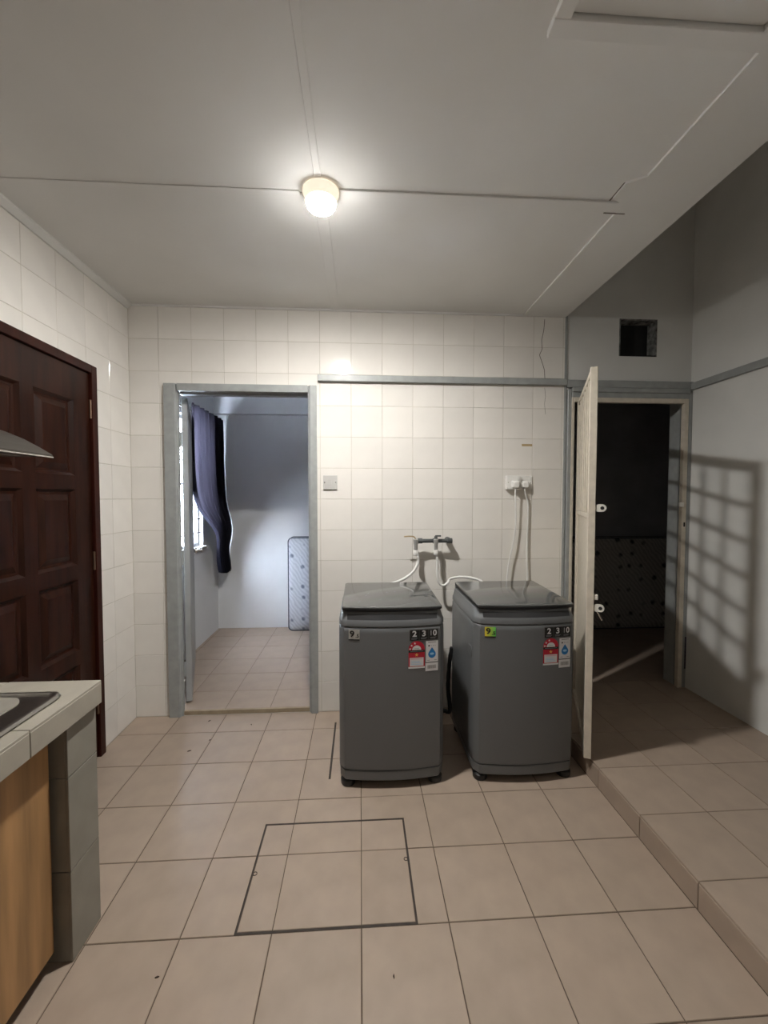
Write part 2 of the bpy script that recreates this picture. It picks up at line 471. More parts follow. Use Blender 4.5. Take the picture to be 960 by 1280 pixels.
for sx in (-1, 1):
    MB().lathe([(0.009, -0.003), (0.009, 0.0006), (0.006, 0.0006), (0.006, -0.001)], (sx * 0.296, 0.02 if sx > 0 else -0.01, 0), n=14).build('lifting_eye', 'hatchsteel', h1)
tag(MB().box(HATCH2[0] + .0005, HATCH2[1] - .0005, HATCH2[2], HATCH2[3], -0.02, -0.001).build('floor_drain_slot', 'hatchsteel'), 'narrow dark slot in the floor left of the left washing machine', 'drain slot')

# raised floor on the right
plat = struct(MB().box(XSTEP + 0.008, XR + 0.12, YREAR - 0.1, YB + 0.13, -0.10, ZP - 0.0022).build('floor_raised', 'fgrout'), 'raised tiled floor one step up along the right wall')
lay_tiles(plat, 'xy', (XSTEP, XR, 0.2, YB + 0.13), XSTEP + 0.302, FP, 1.6175, FP, 0.003, ZP - 0.008, 0.008, 1, 'ftile', jit=0.0006)
MB().box(XSTEP, XR, YREAR, 0.198, ZP - 0.008, ZP).build('floor_rear', 'ftile', plat)
lay_tiles(plat, 'yz', (0.2, YB, 0.0, ZP - 0.0095), 1.6175, FP, 0.0, 0.3, 0.003, XSTEP + 0.010, 0.010, -1, 'ftile', name='riser_tile')
MB().box(XSTEP, XSTEP + 0.01, YREAR, 0.198, 0, ZP - 0.0085).build('riser_rear', 'ftile', plat)

# ------------------------------------------------------------------ back wall, tiled
WT = 0.072
wb = MB()
for r in minus((XL - 0.12, 1.41, -0.1, 3.6), [(LDOOR[0] + 0.02, LDOOR[1] - 0.02, 0.0, LDOOR[3] - 0.02)]):
    wb.box(r[0], r[1], YB + 0.0016, YB + WT, r[2], r[3])
wall_back = struct(wb.build('wall_back', 'grout'), 'white glazed tile wall behind the washing machines')
lay_tiles(wall_back, 'xz', (XL, 1.405, 0.0, ZC - 0.002), TX0, TP, 0.0015, TP, 0.0026, YB + 0.006, 0.006, -1, 'tile', holes=[LDOOR], jit=0.0022)

# crack in the tiles below the ceiling
def crack(pts, wd, name, parent, m='crack'):
    b = MB()
    P = [Vector(p) for p in pts]
    for i in range(len(P) - 1):
        a, c = P[i], P[i + 1]; d = (c - a).normalized(); s = Vector((d.z, 0, -d.x)) * wd / 2
        n = Vector((0, -0.0006, 0))
        b.add([a + s, a - s, c - s, c + s, a + s + n, a - s + n, c - s + n, c + s + n], [(0, 1, 2, 3), (4, 7, 6, 5), (0, 4, 5, 1), (1, 5, 6, 2), (2, 6, 7, 3), (3, 7, 4, 0)])
    return b.build(name, m, parent)
Yc = YB - 0.0008
crack([(1.255, Yc, 2.67), (1.250, Yc, 2.60), (1.236, Yc, 2.53), (1.240, Yc, 2.47), (1.222, Yc, 2.43), (1.245, Yc, 2.37), (1.258, Yc, 2.33), (1.262, Yc, 2.27)], 0.004, 'crack', wall_back)
crack([(1.262, Yc, 2.21), (1.268, Yc, 2.15), (1.262, Yc, 2.10), (1.270, Yc, 2.03)], 0.002, 'crack', wall_back)

# ------------------------------------------------------------------ left wall, tiled, with the wooden door
WDOOR = (1.385, 2.364, 0.0, 2.178)
wb = MB()
for r in minus((YREAR, YB + 0.05, -0.1, 2.9), [(WDOOR[0] + 0.01, WDOOR[1] - 0.01, 0.0, WDOOR[3] - 0.01)]):
    wb.box(XL - 0.12, XL - 0.0016, r[0], r[1], r[2], r[3])
wall_left = struct(wb.build('wall_left', 'grout'), 'white glazed tile wall with the dark wooden door')
lay_tiles(wall_left, 'yz', (0.45, YB - 0.001, 0.0, ZC - 0.002), YB, TP, 0.0015, TP, 0.0026, XL - 0.006, 0.006, 1, 'tile', holes=[WDOOR], jit=0.0022)
MB().box(XL - 0.006, XL, YREAR, 0.448, 0.0, ZC).build('wall_rear_part', 'tile', wall_left)

# wooden door: frame, leaf with raised panels, hinges
d1 = struct(empty('door_1', (XL, (WDOOR[0] + WDOOR[1]) / 2, 0)), 'dark red-brown panelled wooden door in the left wall')
def L(b, name, m, p, **k):
    # build in world coordinates, then store relative to the parent's location
    for i, v in enumerate(b.v):
        b.v[i] = (v[0] - p.location.x, v[1] - p.location.y, v[2] - p.location.z)
    return b.build(name, m, p, **k)
fx = XL + 0.03
for (a, b_, c, d) in ((WDOOR[1] - 0.045, WDOOR[1], 0.0, WDOOR[3]), (WDOOR[0], WDOOR[0] + 0.045, 0, WDOOR[3]), (WDOOR[0] + 0.045, WDOOR[1] - 0.045, WDOOR[3] - 0.045, WDOOR[3])):
    L(MB().box(XL - 0.10, fx, a, b_, c, d), 'door_frame', 'woodframe', d1, bevel=0.003)
ly0, ly1, lz0, lz1 = WDOOR[0] + 0.048, WDOOR[1] - 0.050, 0.012, WDOOR[3] - 0.048
lx = XL + 0.014
pan = []
for (ya, yb) in ((1.935, 2.192), (1.555, 1.862)):
    for (za, zb) in ((1.572, 1.960), (1.108, 1.500), (0.660, 1.030), (0.215, 0.585)):
        pan.append((ya, yb, za, zb))
b = MB()
for r in minus((ly0, ly1, lz0, lz1), pan): b.box(lx - 0.038, lx, *r)
leaf = L(b, 'door_leaf', 'wood', d1)
for (ya, yb, za, zb) in pan:
    def rg(e, x): return [(x, ya + e, za + e), (x, yb - e, za + e), (x, yb - e, zb - e), (x, ya + e, zb - e)]
    bb = MB().rings([rg(0, lx), rg(0.014, lx - 0.016), rg(0.026, lx - 0.017), rg(0.055, lx - 0.004), rg(0.06, lx - 0.004)], False, True)
    for i, v in enumerate(bb.v): bb.v[i] = (v[0] - d1.location.x, v[1] - d1.location.y, v[2])
    bb.build('panel', 'wood', leaf)
L(MB().box(XL - 0.098, XL - 0.030, ly0 - 0.004, ly1 + 0.006, 0.0, WDOOR[3] - 0.044), 'leak_stop', 'woodframe', d1)  # unseen plate added to keep sky light out of the door gap
for z in (1.94, 1.11, 0.30):
    hb = MB().lathe([(0.006, -0.05), (0.006, 0.05)], (lx + 0.006, WDOOR[1] - 0.047, z), n=10)
    L(hb, 'hinge', 'oldhinge', d1, smooth=True)

# ------------------------------------------------------------------ right walls
wb = MB()
VENT = (1.786, 2.057, 2.436, 2.690)
for r in minus((1.41, XR + 0.12, -0.1, 3.6), [(RDOOR[0] + 0.02, RDOOR[1] - 0.02, -0.1, RDOOR[3] - 0.02), VENT]):
    wb.box(r[0], r[1], YB + 0.004, YB + 0.124, r[2], r[3])
wall_rb = struct(wb.build('wall_back_right', 'wallpaint'), 'painted grey-white wall above the gate doorway')
wr = struct(MB().box(XR, XR + 0.12, YREAR, YB + 0.124, -0.1, 3.6).build('wall_right', 'wallpaint'), 'painted grey-white right wall')
struct(MB().box(XSTEP, XBEAM, YREAR, 1.045, ZP, ZC - 0.009).build('wall_blocker', 'wallpaint'), 'unseen painted partition wall right of the camera, added as a shadow blocker')  # unseen blocker, shaped for the shadow edge on the raised floor
struct(MB().box(XL - 0.12, XR + 0.12, YREAR - 0.1, YREAR, -0.1, 3.6).build('wall_rear', 'darkroom'), 'rear wall behind the camera')
struct(MB().box(XBEAM - 0.25, XR + 0.12, YREAR - 0.1, YB + 0.124, 3.54, 3.7).build('ceiling_high', 'ceil'), 'higher ceiling over the raised floor')

# vent recess
vent = empty('vent_opening', ((VENT[0] + VENT[1]) / 2, YB, VENT[2])); tag(vent, 'square dark unfinished vent hole high in the wall above the gate', 'vent')
x0, x1, z0, z1 = VENT
for nm, a, mm in (('side', (x0, x0 + 0.008, YB + 0.002, YB + 0.122, z0, z1), 'ventside'), ('side', (x1 - 0.008, x1, YB + 0.002, YB + 0.122, z0, z1), 'ventside'),
               ('head', (x0 + 0.008, x1 - 0.008, YB + 0.002, YB + 0.122, z1 - 0.008, z1), 'ventside'), ('sill', (x0 + 0.008, x1 - 0.008, YB + 0.002, YB + 0.122, z0, z0 + 0.008), 'void'),
               ('back_board', (x0, x1, YB + 0.09, YB + 0.10, z0, z1), 'void')):
    L(MB().box(*a), nm, mm, vent)

# ------------------------------------------------------------------ ceiling: boards, battens, beam strip, cornice
ceil = struct(MB().box(XL - 0.12, XBEAM, YREAR - 0.1, YB + 0.004, ZC + 0.006, ZC + 0.16).build('ceiling', 'ceil'), 'painted board ceiling with cover battens')
MB().box(XBEAM - 0.1, XBEAM, YREAR, YB, ZC + 0.16, 3.6).build('upstand', 'wallpaint', ceil)
CX, CY = -0.162, 1.705
BX = 1.103
for (xa, xb) in ((XL, CX - 0.002), (CX + 0.002, BX)):
    for (ya, yb) in ((YREAR, -0.735), (-0.731, 0.485), (0.489, CY - 0.002), (CY + 0.002, YB)):
        MB().box(xa, xb, ya, yb, ZC, ZC + 0.006).build('ceiling_board', 'ceil', ceil)
def batten(a): return MB().box(*a).build('batten', 'ceil', ceil, bevel=0.0015, seg=1)
batten((CX - 0.026, CX + 0.026, CY + 0.024, YB, ZC - 0.005, ZC))
batten((CX - 0.013, CX + 0.013, YREAR, CY - 0.024, ZC - 0.004, ZC))
batten((XL + 0.03, CX - 0.08, CY - 0.012, CY + 0.012, ZC - 0.004, ZC))
batten((CX + 0.08, BX + 0.035, CY - 0.030, CY + 0.030, ZC - 0.008, ZC))
batten((XL + 0.03, 0.49, 0.475, 0.499, ZC - 0.004, ZC))
# plastered beam strip with its stepped edge
bp = [(BX, YB), (BX, CY - 0.02), (1.040, CY - 0.05), (1.040, 1.575), (1.10, 1.535), (1.115, YREAR), (XBEAM, YREAR), (XBEAM, YB)]
MB().prism(bp, 'z', ZC - 0.009, ZC + 0.006).build('beam_strip', 'ceil', ceil)
MB().box(1.05, 1.145, CY + 0.028, CY + 0.034, ZC - 0.0096, ZC - 0.008).build('crack', 'crack', ceil)
MB().prism([(1.036, 1.58), (1.042, 1.575), (1.042, CY - 0.03), (1.036, CY - 0.03)], 'z', ZC - 0.0015, ZC).build('crack', 'crack', ceil)
MB().box(XL, BX, YB - 0.014, YB, ZC - 0.010, ZC).build('cornice', 'ceil', ceil)
MB().prism([(XL, ZC), (XL, ZC - 0.032), (XL + 0.010, ZC - 0.032), (XL + 0.030, ZC - 0.010), (XL + 0.030, ZC)], 'y', YREAR, YB - 0.014).build('cornice', 'ceil', ceil)

# ceiling access panel, top right
ap = empty('ceiling_access_panel', (0.80, 0.78, ZC)); tag(ap, 'framed white access panel in the ceiling by the beam', 'access panel')
ax0, ax1, ay0, ay1 = 0.496, 1.098, 0.49, 1.093
for a in ((ax0, ax1, ay1 - 0.047, ay1), (ax0, ax1, ay0, ay0 + 0.047), (ax0, ax0 + 0.042, ay0 + 0.047, ay1 - 0.047), (ax1 - 0.042, ax1, ay0 + 0.047, ay1 - 0.047)):
    L(MB().box(*a, ZC - 0.020, ZC), 'frame_strip', 'ceil', ap, bevel=0.002, seg=1)
L(MB().box(ax0 + 0.047, ax1 - 0.047, ay0 + 0.052, ay1 - 0.052, ZC - 0.006, ZC), 'panel', 'ceil', ap)

# ------------------------------------------------------------------ ceiling lamps
def lamp(x, y, label, glow='lampglow'):
    t = empty('ceiling_lamp', (x, y, ZC - (0.004 if y > 0 else 0.004))); tag(t, label, 'lamp', 'round ceiling lamps')
    MB().lathe([(0.072, 0), (0.073, -0.006), (0.068, -0.014), (0.0635, -0.040), (0.062, -0.0425), (0.0605, -0.040)], n=36).build('holder', 'lampbody', t, smooth=True)
    MB().lathe([(0.058, -0.040), (0.0590, -0.050), (0.0565, -0.058), (0.049, -0.0635), (0.036, -0.0665), (0.018, -0.068), (0.002, -0.0685)], n=32).build('diffuser', glow, t, smooth=True)
lamp(CX + 0.006, CY - 0.012, 'lit round white ceiling lamp in view above the floor')
lamp(CX + 0.03, -0.60, 'lit round ceiling lamp behind the camera', 'lampglow2')

# ------------------------------------------------------------------ grey wall batten (dado strip)
t1 = struct(MB().box(-0.278, 1.408, YB - 0.028, YB, 2.224, 2.266).build('trim_1', 'greytrim', bevel=0.003, seg=1), 'grey painted batten across the tiled wall')
t2 = struct(MB().box(1.412, XR, YB - 0.024, YB + 0.004, 2.212, 2.262).build('trim_2', 'greytrim', bevel=0.003, seg=1), 'grey painted batten above the gate doorway')
t3 = struct(MB().box(XR - 0.024, XR, YREAR, YB - 0.024, 2.205, 2.252).build('trim_3', 'greytrim', bevel=0.003, seg=1), 'grey painted batten along the right wall')
struct(MB().box(1.400, 1.414, YB - 0.006, YB + 0.004, ZP, ZC).build('trim_4', 'greytrim'), 'grey vertical edge between tiles and painted wall')

# ------------------------------------------------------------------ left doorway: frame and open door
d2 = struct(empty('door_2', ((LDOOR[0] + LDOOR[1]) / 2, YB, 0)), 'grey door frame and open grey door to the bedroom')
yf0, yf1 = YB - 0.022, YB + 0.074
def jamb_prof(xo, xi, sgn):
    # plan outline: face plate plus rebate
    return [(xo, yf0), (xi - sgn * 0.016, yf0), (xi - sgn * 0.010, yf0 + 0.006), (xi - sgn * 0.010, yf0 + 0.014), (xi, yf0 + 0.018), (xi, yf0 + 0.040), (xi - sgn * 0.032, yf0 + 0.042), (xi - sgn * 0.032, yf1), (xo, yf1)]
L(MB().prism(jamb_prof(LDOOR[0], LDOOR[0] + 0.083, 1), 'z', 0, LDOOR[3]), 'jamb', 'greytrim', d2)
L(MB().prism(jamb_prof(LDOOR[1], LDOOR[1] - 0.058, -1), 'z', 0, LDOOR[3]), 'jamb', 'greytrim', d2)
hp = [(yf0, LDOOR[3]), (yf0, LDOOR[3] - 0.046), (yf0 + 0.045, LDOOR[3] - 0.046), (yf0 + 0.045, LDOOR[3] - 0.060), (yf1, LDOOR[3] - 0.060), (yf1, LDOOR[3])]
L(MB().prism(hp, 'x', LDOOR[0] + 0.0831, LDOOR[1] - 0.0581), 'head', 'greytrim', d2)
L(MB().box(LDOOR[0] + 0.083, LDOOR[1] - 0.058, YB + 0.004, YB + 0.02, 0.0, 0.030), 'threshold', 'threshold', d2, bevel=0.003, seg=1)
# leaf, opened into the bedroom
hx, hy = LDOOR[0] + 0.078, yf1 + 0.030
ex, ey = -1.478, 3.640
ang = math.atan2(ey - hy, ex - hx); wl = math.hypot(ex - hx, ey - hy)
lf = MB().box(0.0, wl, -0.019, 0.019, 0.045, LDOOR[3] - 0.066)
def leafpart(bb, nm, mm, par, **k):
    ca, sa = math.cos(ang), math.sin(ang)
    bb.v = [(hx + v[0] * ca - v[1] * sa - d2.location.x, hy + v[0] * sa + v[1] * ca - d2.location.y, v[2]) for v in bb.v]
    return bb.build(nm, mm, par, **k)
lf = leafpart(lf, 'door_leaf', 'greydoor', d2, bevel=0.003, seg=1)
for z in (1.85, 1.05, 0.28):
    L(MB().lathe([(0.007, -0.05), (0.007, 0.05)], (hx - 0.020, hy - 0.018, z), n=10), 'hinge', 'greytrim', d2, smooth=True)
leafpart(MB().lathe([(0.024, 0.0), (0.024, 0.006), (0.010, 0.008), (0.010, 0.035), (0.024, 0.042), (0.026, 0.055), (0.018, 0.066), (0.004, 0.068)], (wl - 0.06, -0.019 - 0.068, 1.0), 'y', 16), 'knob', 'chrome', lf, smooth=True)

# ------------------------------------------------------------------ bedroom beyond the left doorway
BXL, BXR, BYF, BZ0, BZC = -1.545, 1.15, 4.48, 0.030, 2.75
bf = struct(MB().box(BXL - 0.1, BXR + 0.1, YB + 0.02, BYF + 0.1, -0.10, BZ0 - 0.002).build('floor_bedroom', 'fgrout'), 'beige tiled bedroom floor')
lay_tiles(bf, 'xy', (BXL, BXR, YB + 0.02, BYF), -0.915, FP, 3.008, FP, 0.003, BZ0 - 0.008, 0.008, 1, 'ftile', jit=0.0006)
struct(MB().box(BXL - 0.1, BXR + 0.1, BYF, BYF + 0.1, -0.1, 2.9).build('wall_bedroom_far', 'bluepaint'), 'pale bedroom far wall')
MB().box(BXL, BXR, BYF - 0.07, BYF, 2.345, BZC).build('beam', 'bluepaint', bpy.data.objects['wall_bedroom_far'])
WIN = (2.92, 4.075, 0.985, 2.19)
wb = MB()
for r in minus((YB + 0.05, BYF, -0.1, 2.9), [WIN]): wb.box(BXL - 0.1, BXL, *r)
struct(wb.build('wall_bedroom_left', 'bluepaint'), 'pale bedroom window wall')
struct(MB().box(BXR, BXR + 0.1, YB + WT, BYF, -0.1, 2.9).build('wall_bedroom_right', 'bluepaint'), 'bedroom right wall')
struct(MB().box(BXL - 0.1, BXR + 0.1, YB + WT, BYF + 0.1, BZC, BZC + 0.1).build('ceiling_bedroom', 'bluepaint'), 'bedroom ceiling')
struct(MB().box(BXL, BXR, YB + WT, YB + WT + 0.004, LDOOR[3], BZC).build('wall_bedroom_near', 'bluepaint'), 'bedroom wall above its doorway')

win = struct(empty('window_1', (BXL - 0.05, (WIN[0] + WIN[1]) / 2, WIN[2])), 'barred bedroom window behind the open door')
wy0, wy1, wz0, wz1 = WIN
for a in ((wy0, wy0 + 0.035, wz0, wz1), (wy1 - 0.035, wy1, wz0, wz1), (wy0 + 0.035, wy1 - 0.035, wz0, wz0 + 0.035), (wy0 + 0.035, wy1 - 0.035, wz1 - 0.035, wz1)):
    L(MB().box(BXL - 0.075, BXL - 0.035, *a), 'window_frame', 'winframe', win)
L(MB().box(BXL - 0.004, BXL + 0.035, wy0 - 0.02, wy1 + 0.02, wz0 - 0.025, wz0), 'sill', 'winframe', win, bevel=0.003, seg=1)
for zz in (wz0 + 0.035 + 0.54 * 0 + 0.55,):
    L(MB().box(BXL - 0.070, BXL - 0.045, wy0 + 0.035, wy1 - 0.035, zz, zz + 0.02), 'transom', 'winframe', win)
for (za, zb) in ((wz0 + 0.035, wz0 + 0.585), (wz0 + 0.605, wz1 - 0.035)):
    L(MB().box(BXL - 0.060, BXL - 0.056, wy0 + 0.035, wy1 - 0.035, za, zb), 'pane', 'glass', win)
n = 9
for k in range(1, n):
    z = wz0 + (wz1 - wz0) * k / n
    L(MB().box(BXL - 0.020, BXL - 0.010, wy0, wy1, z - 0.005, z + 0.005), 'bar', 'bars', win)
for k in range(1, 8):
    y = wy0 + (wy1 - wy0) * k / 8
    L(MB().box(BXL - 0.024, BXL - 0.020, y - 0.006, y + 0.006, wz0, wz1), 'bar', 'bars', win)

# curtain rod and curtain
rod = empty('curtain_rod', (BXL + 0.09, 3.7, 2.215)); tag(rod, 'thin metal curtain rod above the bedroom window', 'curtain rod')
L(MB().lathe([(0.006, 2.95), (0.006, 4.40)], (BXL + 0.055, 0, 2.225), 'y', 10), 'rod', 'chrome', rod, smooth=True)
for y in (2.98, 4.39):
    L(MB().box(BXL, BXL + 0.055, y - 0.006, y + 0.006, 2.216, 2.224), 'bracket', 'chrome', rod)
def curtain():
    # rows from top to bottom: (z, y_left, y_right, x_off, amp)
    rows = [(2.275, 3.58, 4.385, 0.0, 0.014), (2.24, 3.58, 4.385, 0.0, 0.012), (2.19, 3.57, 4.385, 0.0, 0.02), (1.9, 3.55, 4.385, 0.0, 0.028), (1.6, 3.55, 4.395, 0.0, 0.032),
            (1.42, 3.60, 4.40, 0.012, 0.034), (1.32, 3.70, 4.405, 0.03, 0.034), (1.22, 3.84, 4.41, 0.055, 0.03), (1.12, 4.00, 4.41, 0.065, 0.026), (1.02, 4.07, 4.41, 0.045, 0.022), (0.95, 4.10, 4.405, 0.03, 0.022),
            (0.86, 4.11, 4.41, 0.03, 0.026), (0.78, 4.12, 4.42, 0.035, 0.03), (0.70, 4.17, 4.43, 0.035, 0.03)]
    n = 72; b = MB(); vs = []; fs = []
    for z, ya, yb, xo, am in rows:
        for k in range(n + 1):
            u = k / n
            ph = u * 2 * math.pi * 7
            x = BXL + 0.105 + xo + am * math.sin(ph) + 0.3 * am * math.sin(2.3 * ph + 1)
            vs.append((x, ya + (yb - ya) * u + 0.25 * am * math.cos(ph), z - 0.02 * math.sin(3 * u) * (2.26 - z)))
    for j in range(len(rows) - 1):
        for k in range(n): fs.append((j * (n + 1) + k, j * (n + 1) + k + 1, (j + 1) * (n + 1) + k + 1, (j + 1) * (n + 1) + k))
    b.add(vs, fs)
    o = b.build('curtain', 'curtain', None, smooth=True)
    md = o.modifiers.new('thick', 'SOLIDIFY'); md.thickness = 0.0015
    md = o.modifiers.new('sub', 'SUBSURF'); md.levels = 1; md.render_levels = 1
    return tag(o, 'dark navy curtain gathered to one side of the bedroom window', 'curtain')
curtain()

def mattress(name, cx, y0, y1, x0, x1, z0, z1, m, label):
    t = empty(name, (cx, (y0 + y1) / 2, z0)); tag(t, label, 'mattress')
    pts = rrect(x0, x1, z0, z1, 0.045, 6)
    def ring(e, y): return [(p[0] + (cx - p[0]) * e, y, p[1] + ((z0 + z1) / 2 - p[1]) * e) for p in pts]
    b = MB().rings([ring(0.10, y0), ring(0.03, y0 + 0.006), ring(0.0, y0 + 0.022), ring(0.0, y1 - 0.022), ring(0.03, y1 - 0.006), ring(0.10, y1)])
    L(b, 'ticking', m, t, smooth=True)
    for y in (y0 + 0.016, y1 - 0.016):
        pp = [(p[0], y, p[1]) for p in pts]; pp.append(pp[0])
        L(MB().tube(pp, 0.006, 6, smooth=False), 'piping', 'piping', t, smooth=True)
    return t
mattress('mattress', -0.30, 4.33, 4.47, -0.765, 0.16, BZ0 + 0.006, 1.03, 'ticking', 'pale patterned mattress stood on end against the bedroom far wall')

# ------------------------------------------------------------------ right doorway: frame, dark room
d3 = struct(empty('door_3', ((RDOOR[0] + RDOOR[1]) / 2, YB, ZP)), 'grey and cream frame of the gate doorway')
gf0, gf1 = YB - 0.018, YB + 0.128
for nm, a in (('jamb', (RDOOR[0], RDOOR[0] + 0.026, gf0, gf1, ZP, RDOOR[3])), ('jamb', (RDOOR[1] - 0.030, RDOOR[1] - 0.001, gf0, gf1, ZP, RDOOR[3])), ('head', (RDOOR[0] + 0.03, RDOOR[1] - 0.03, gf0, gf1, RDOOR[3] - 0.055, RDOOR[3]))):
    L(MB().box(*a), nm, 'greytrim', d3, bevel=0.003, seg=1)
L(MB().box(RDOOR[0] + 0.028, RDOOR[1] - 0.028, gf0 - 0.012, gf0 + 0.03, RDOOR[3] - 0.02, RDOOR[3] + 0.012), 'head_moulding', 'greytrim', d3, bevel=0.006)
for nm, a in (('gate_frame', (RDOOR[0] + 0.026, RDOOR[0] + 0.046, gf0 - 0.002, gf0 + 0.028, ZP, RDOOR[3] - 0.055)), ('gate_frame', (RDOOR[1] - 0.062, RDOOR[1] - 0.030, gf0 - 0.002, gf0 + 0.028, ZP, RDOOR[3] - 0.055)),
              ('gate_frame', (RDOOR[0] + 0.046, RDOOR[1] - 0.062, gf0 - 0.002, gf0 + 0.028, RDOOR[3] - 0.087, RDOOR[3] - 0.055))):
    L(MB().box(*a), nm, 'cream', d3, bevel=0.002, seg=1)
L(MB().box(RDOOR[1] - 0.084, RDOOR[1] - 0.056, gf0 - 0.014, gf0 + 0.004, 1.395, 1.425), 'strike_lug', 'lug', d3, bevel=0.002, seg=1)
L(MB().box(RDOOR[1] - 0.048, RDOOR[1] - 0.038, gf0 - 0.003, gf0 + 0.002, 1.255, 1.285), 'bolt_slot', 'void', d3)
L(MB().box(RDOOR[1] - 0.014, RDOOR[1] - 0.003, gf0 - 0.0008, gf0, 0.24, 0.47), 'purple_smear', 'smear', d3)
# inner door lining deeper in the wall
L(MB().box(RDOOR[1] - 0.052, RDOOR[1] - 0.031, YB + 0.03, YB + 0.127, ZP, RDOOR[3] - 0.056), 'lining', 'greytrim', d3)

DX0, DX1, DYF = 1.26, 3.7, 4.16
struct(MB().box(DX0 - 0.05, DX1 + 0.1, YB + 0.131, DYF + 0.1, -0.05, ZP - 0.001).build('floor_storeroom', 'ftile'), 'dark tiled floor of the unlit room')
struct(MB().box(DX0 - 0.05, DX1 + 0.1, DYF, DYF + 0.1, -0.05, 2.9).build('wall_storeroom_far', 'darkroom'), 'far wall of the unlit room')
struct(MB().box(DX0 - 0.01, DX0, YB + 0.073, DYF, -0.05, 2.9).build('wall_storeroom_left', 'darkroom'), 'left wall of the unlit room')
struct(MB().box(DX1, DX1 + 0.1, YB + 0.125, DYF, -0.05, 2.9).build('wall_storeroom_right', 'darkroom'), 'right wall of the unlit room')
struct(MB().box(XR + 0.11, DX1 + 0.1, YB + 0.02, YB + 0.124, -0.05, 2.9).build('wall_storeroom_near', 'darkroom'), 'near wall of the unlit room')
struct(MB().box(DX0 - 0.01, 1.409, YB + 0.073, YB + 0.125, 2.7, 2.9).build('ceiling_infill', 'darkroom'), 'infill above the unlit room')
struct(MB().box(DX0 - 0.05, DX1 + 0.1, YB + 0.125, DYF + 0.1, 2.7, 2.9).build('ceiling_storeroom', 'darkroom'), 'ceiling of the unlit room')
mattress('mattress', 2.62, 3.98, 4.14, 1.72, 3.52, ZP + 0.006, 1.045, 'ticking2', 'grey flowered mattress stood against the wall of the dark room')

# ------------------------------------------------------------------ steel gate standing open
gx, gy = RDOOR[0] + 0.074, YB - 0.036
ga = math.atan2(1.974 - gy, 1.164 - gx)
gate = empty('steel_gate', (gx, gy, ZP), ga); tag(gate, 'cream steel grille gate standing open beside the right washing machine', 'gate')
GW, GZ0, GZ1, GT = 0.796, 0.012, 2.005, 0.017     # width, bottom, top above raised floor, half thickness
H0 = 0.016
def gp(a, nm, bev=0.002): return MB().box(*a).build(nm, 'cream', gate, bevel=bev, seg=1)
gp((H0, H0 + 0.03, -GT, GT, GZ0, GZ1), 'stile'); gp((GW - 0.036, GW, -GT, GT, GZ0, GZ1), 'stile')
ZS = 1.245
for z0 in (GZ0, ZS, GZ1 - 0.03): gp((H0 + 0.03, GW - 0.036, -GT + 0.003, GT - 0.003, z0, z0 + 0.03), 'rail')
gp((H0 + 0.03, GW - 0.036, -0.003, 0.002, GZ0 + 0.03, ZS), 'sheet_panel', 0)
nb = 5
for k in range(1, nb + 1):
    z = ZS + 0.03 + (GZ1 - 0.03 - ZS - 0.03) * k / (nb + 1)
    gp((H0 + 0.03, GW - 0.036, 0.001, 0.008, z - 0.0085, z + 0.0085), 'cross_bar', 0.001)
for k in range(1, 6):
    x = H0 + 0.03 + (GW - 0.066 - H0) * k / 6
    wdt = 0.012 if k == 3 else 0.006
    gp((x - wdt, x + wdt, -0.013, 0.001, ZS + 0.03, GZ1 - 0.03), 'upright_bar', 0.001)
for z in (1.66, 0.98, 0.25):
    MB().lathe([(0.008, -0.045), (0.008, 0.045)], (0.004, 0, z), n=10).build('hinge', 'cream', gate, smooth=True)
for z in (1.302, 0.795):
    # lock lug: plate with a round eye, sticking out from the stile's far side
    lug = MB().rings([[(q, GT - 0.004 + p[0], z + p[1]) for p in rrect(0, 0.052, -0.019, 0.019, 0.0185, 6)] for q in (GW - 0.014, GW - 0.006)])
    lo = lug.build('lock_lug', 'lug', gate)
    MB().lathe([(0.009, GW - 0.0148), (0.009, GW - 0.0052)], (0, GT + 0.030, z), 'x', 16).build('eye', 'void', lo)
MB().tube([(GW - 0.01, GT + 0.012, 0.785), (GW - 0.008, GT + 0.038, 0.735)], 0.004, 8, False).build('bolt_pin', 'chrome', gate)
MB().box(GW - 0.014, GW - 0.006, GT, GT + 0.020, 0.835, 0.865).build('latch_stub', 'lug', gate, bevel=0.004)

# ------------------------------------------------------------------ washing machines
WW, FY, BYK = 0.2680, -0.278, 0.245          # half width, front plane at the corners, back plane (local)
BOW = 0.030
def front_y(u, w=WW): return FY - BOW * (1 - min(1.0, abs(u) / w) ** 2)
def outline(w, inset, r=0.045, back=BYK):
    pts = []
    n = 16
    # front arc left -> right, softened at the corners
    for k in range(n + 1):
        u = -w + r * 0.6 + (2 * w - r * 1.2) * k / n
        e = max(0.0, (abs(u) - (w - r)) / r)
        pts.append((u, front_y(u) + inset + 0.007 * e * e))
    pts += [(w - 0.008, FY + inset + 0.022), (w - 0.002, FY + inset + 0.036), (w, FY + inset + 0.055)]
    pts += [(w, back - 0.03), (w - 0.01, back - 0.008), (w - 0.03, back), (-w + 0.03, back), (-w + 0.01, back - 0.008), (-w, back - 0.03)]
    pts += [(-w, FY + inset + 0.055), (-w + 0.002, FY + inset + 0.036), (-w + 0.008, FY + inset + 0.022)]
    return pts
def ring(w, inset, z, back=BYK): return [(p[0], p[1], z) for p in outline(w, inset, back=back)]

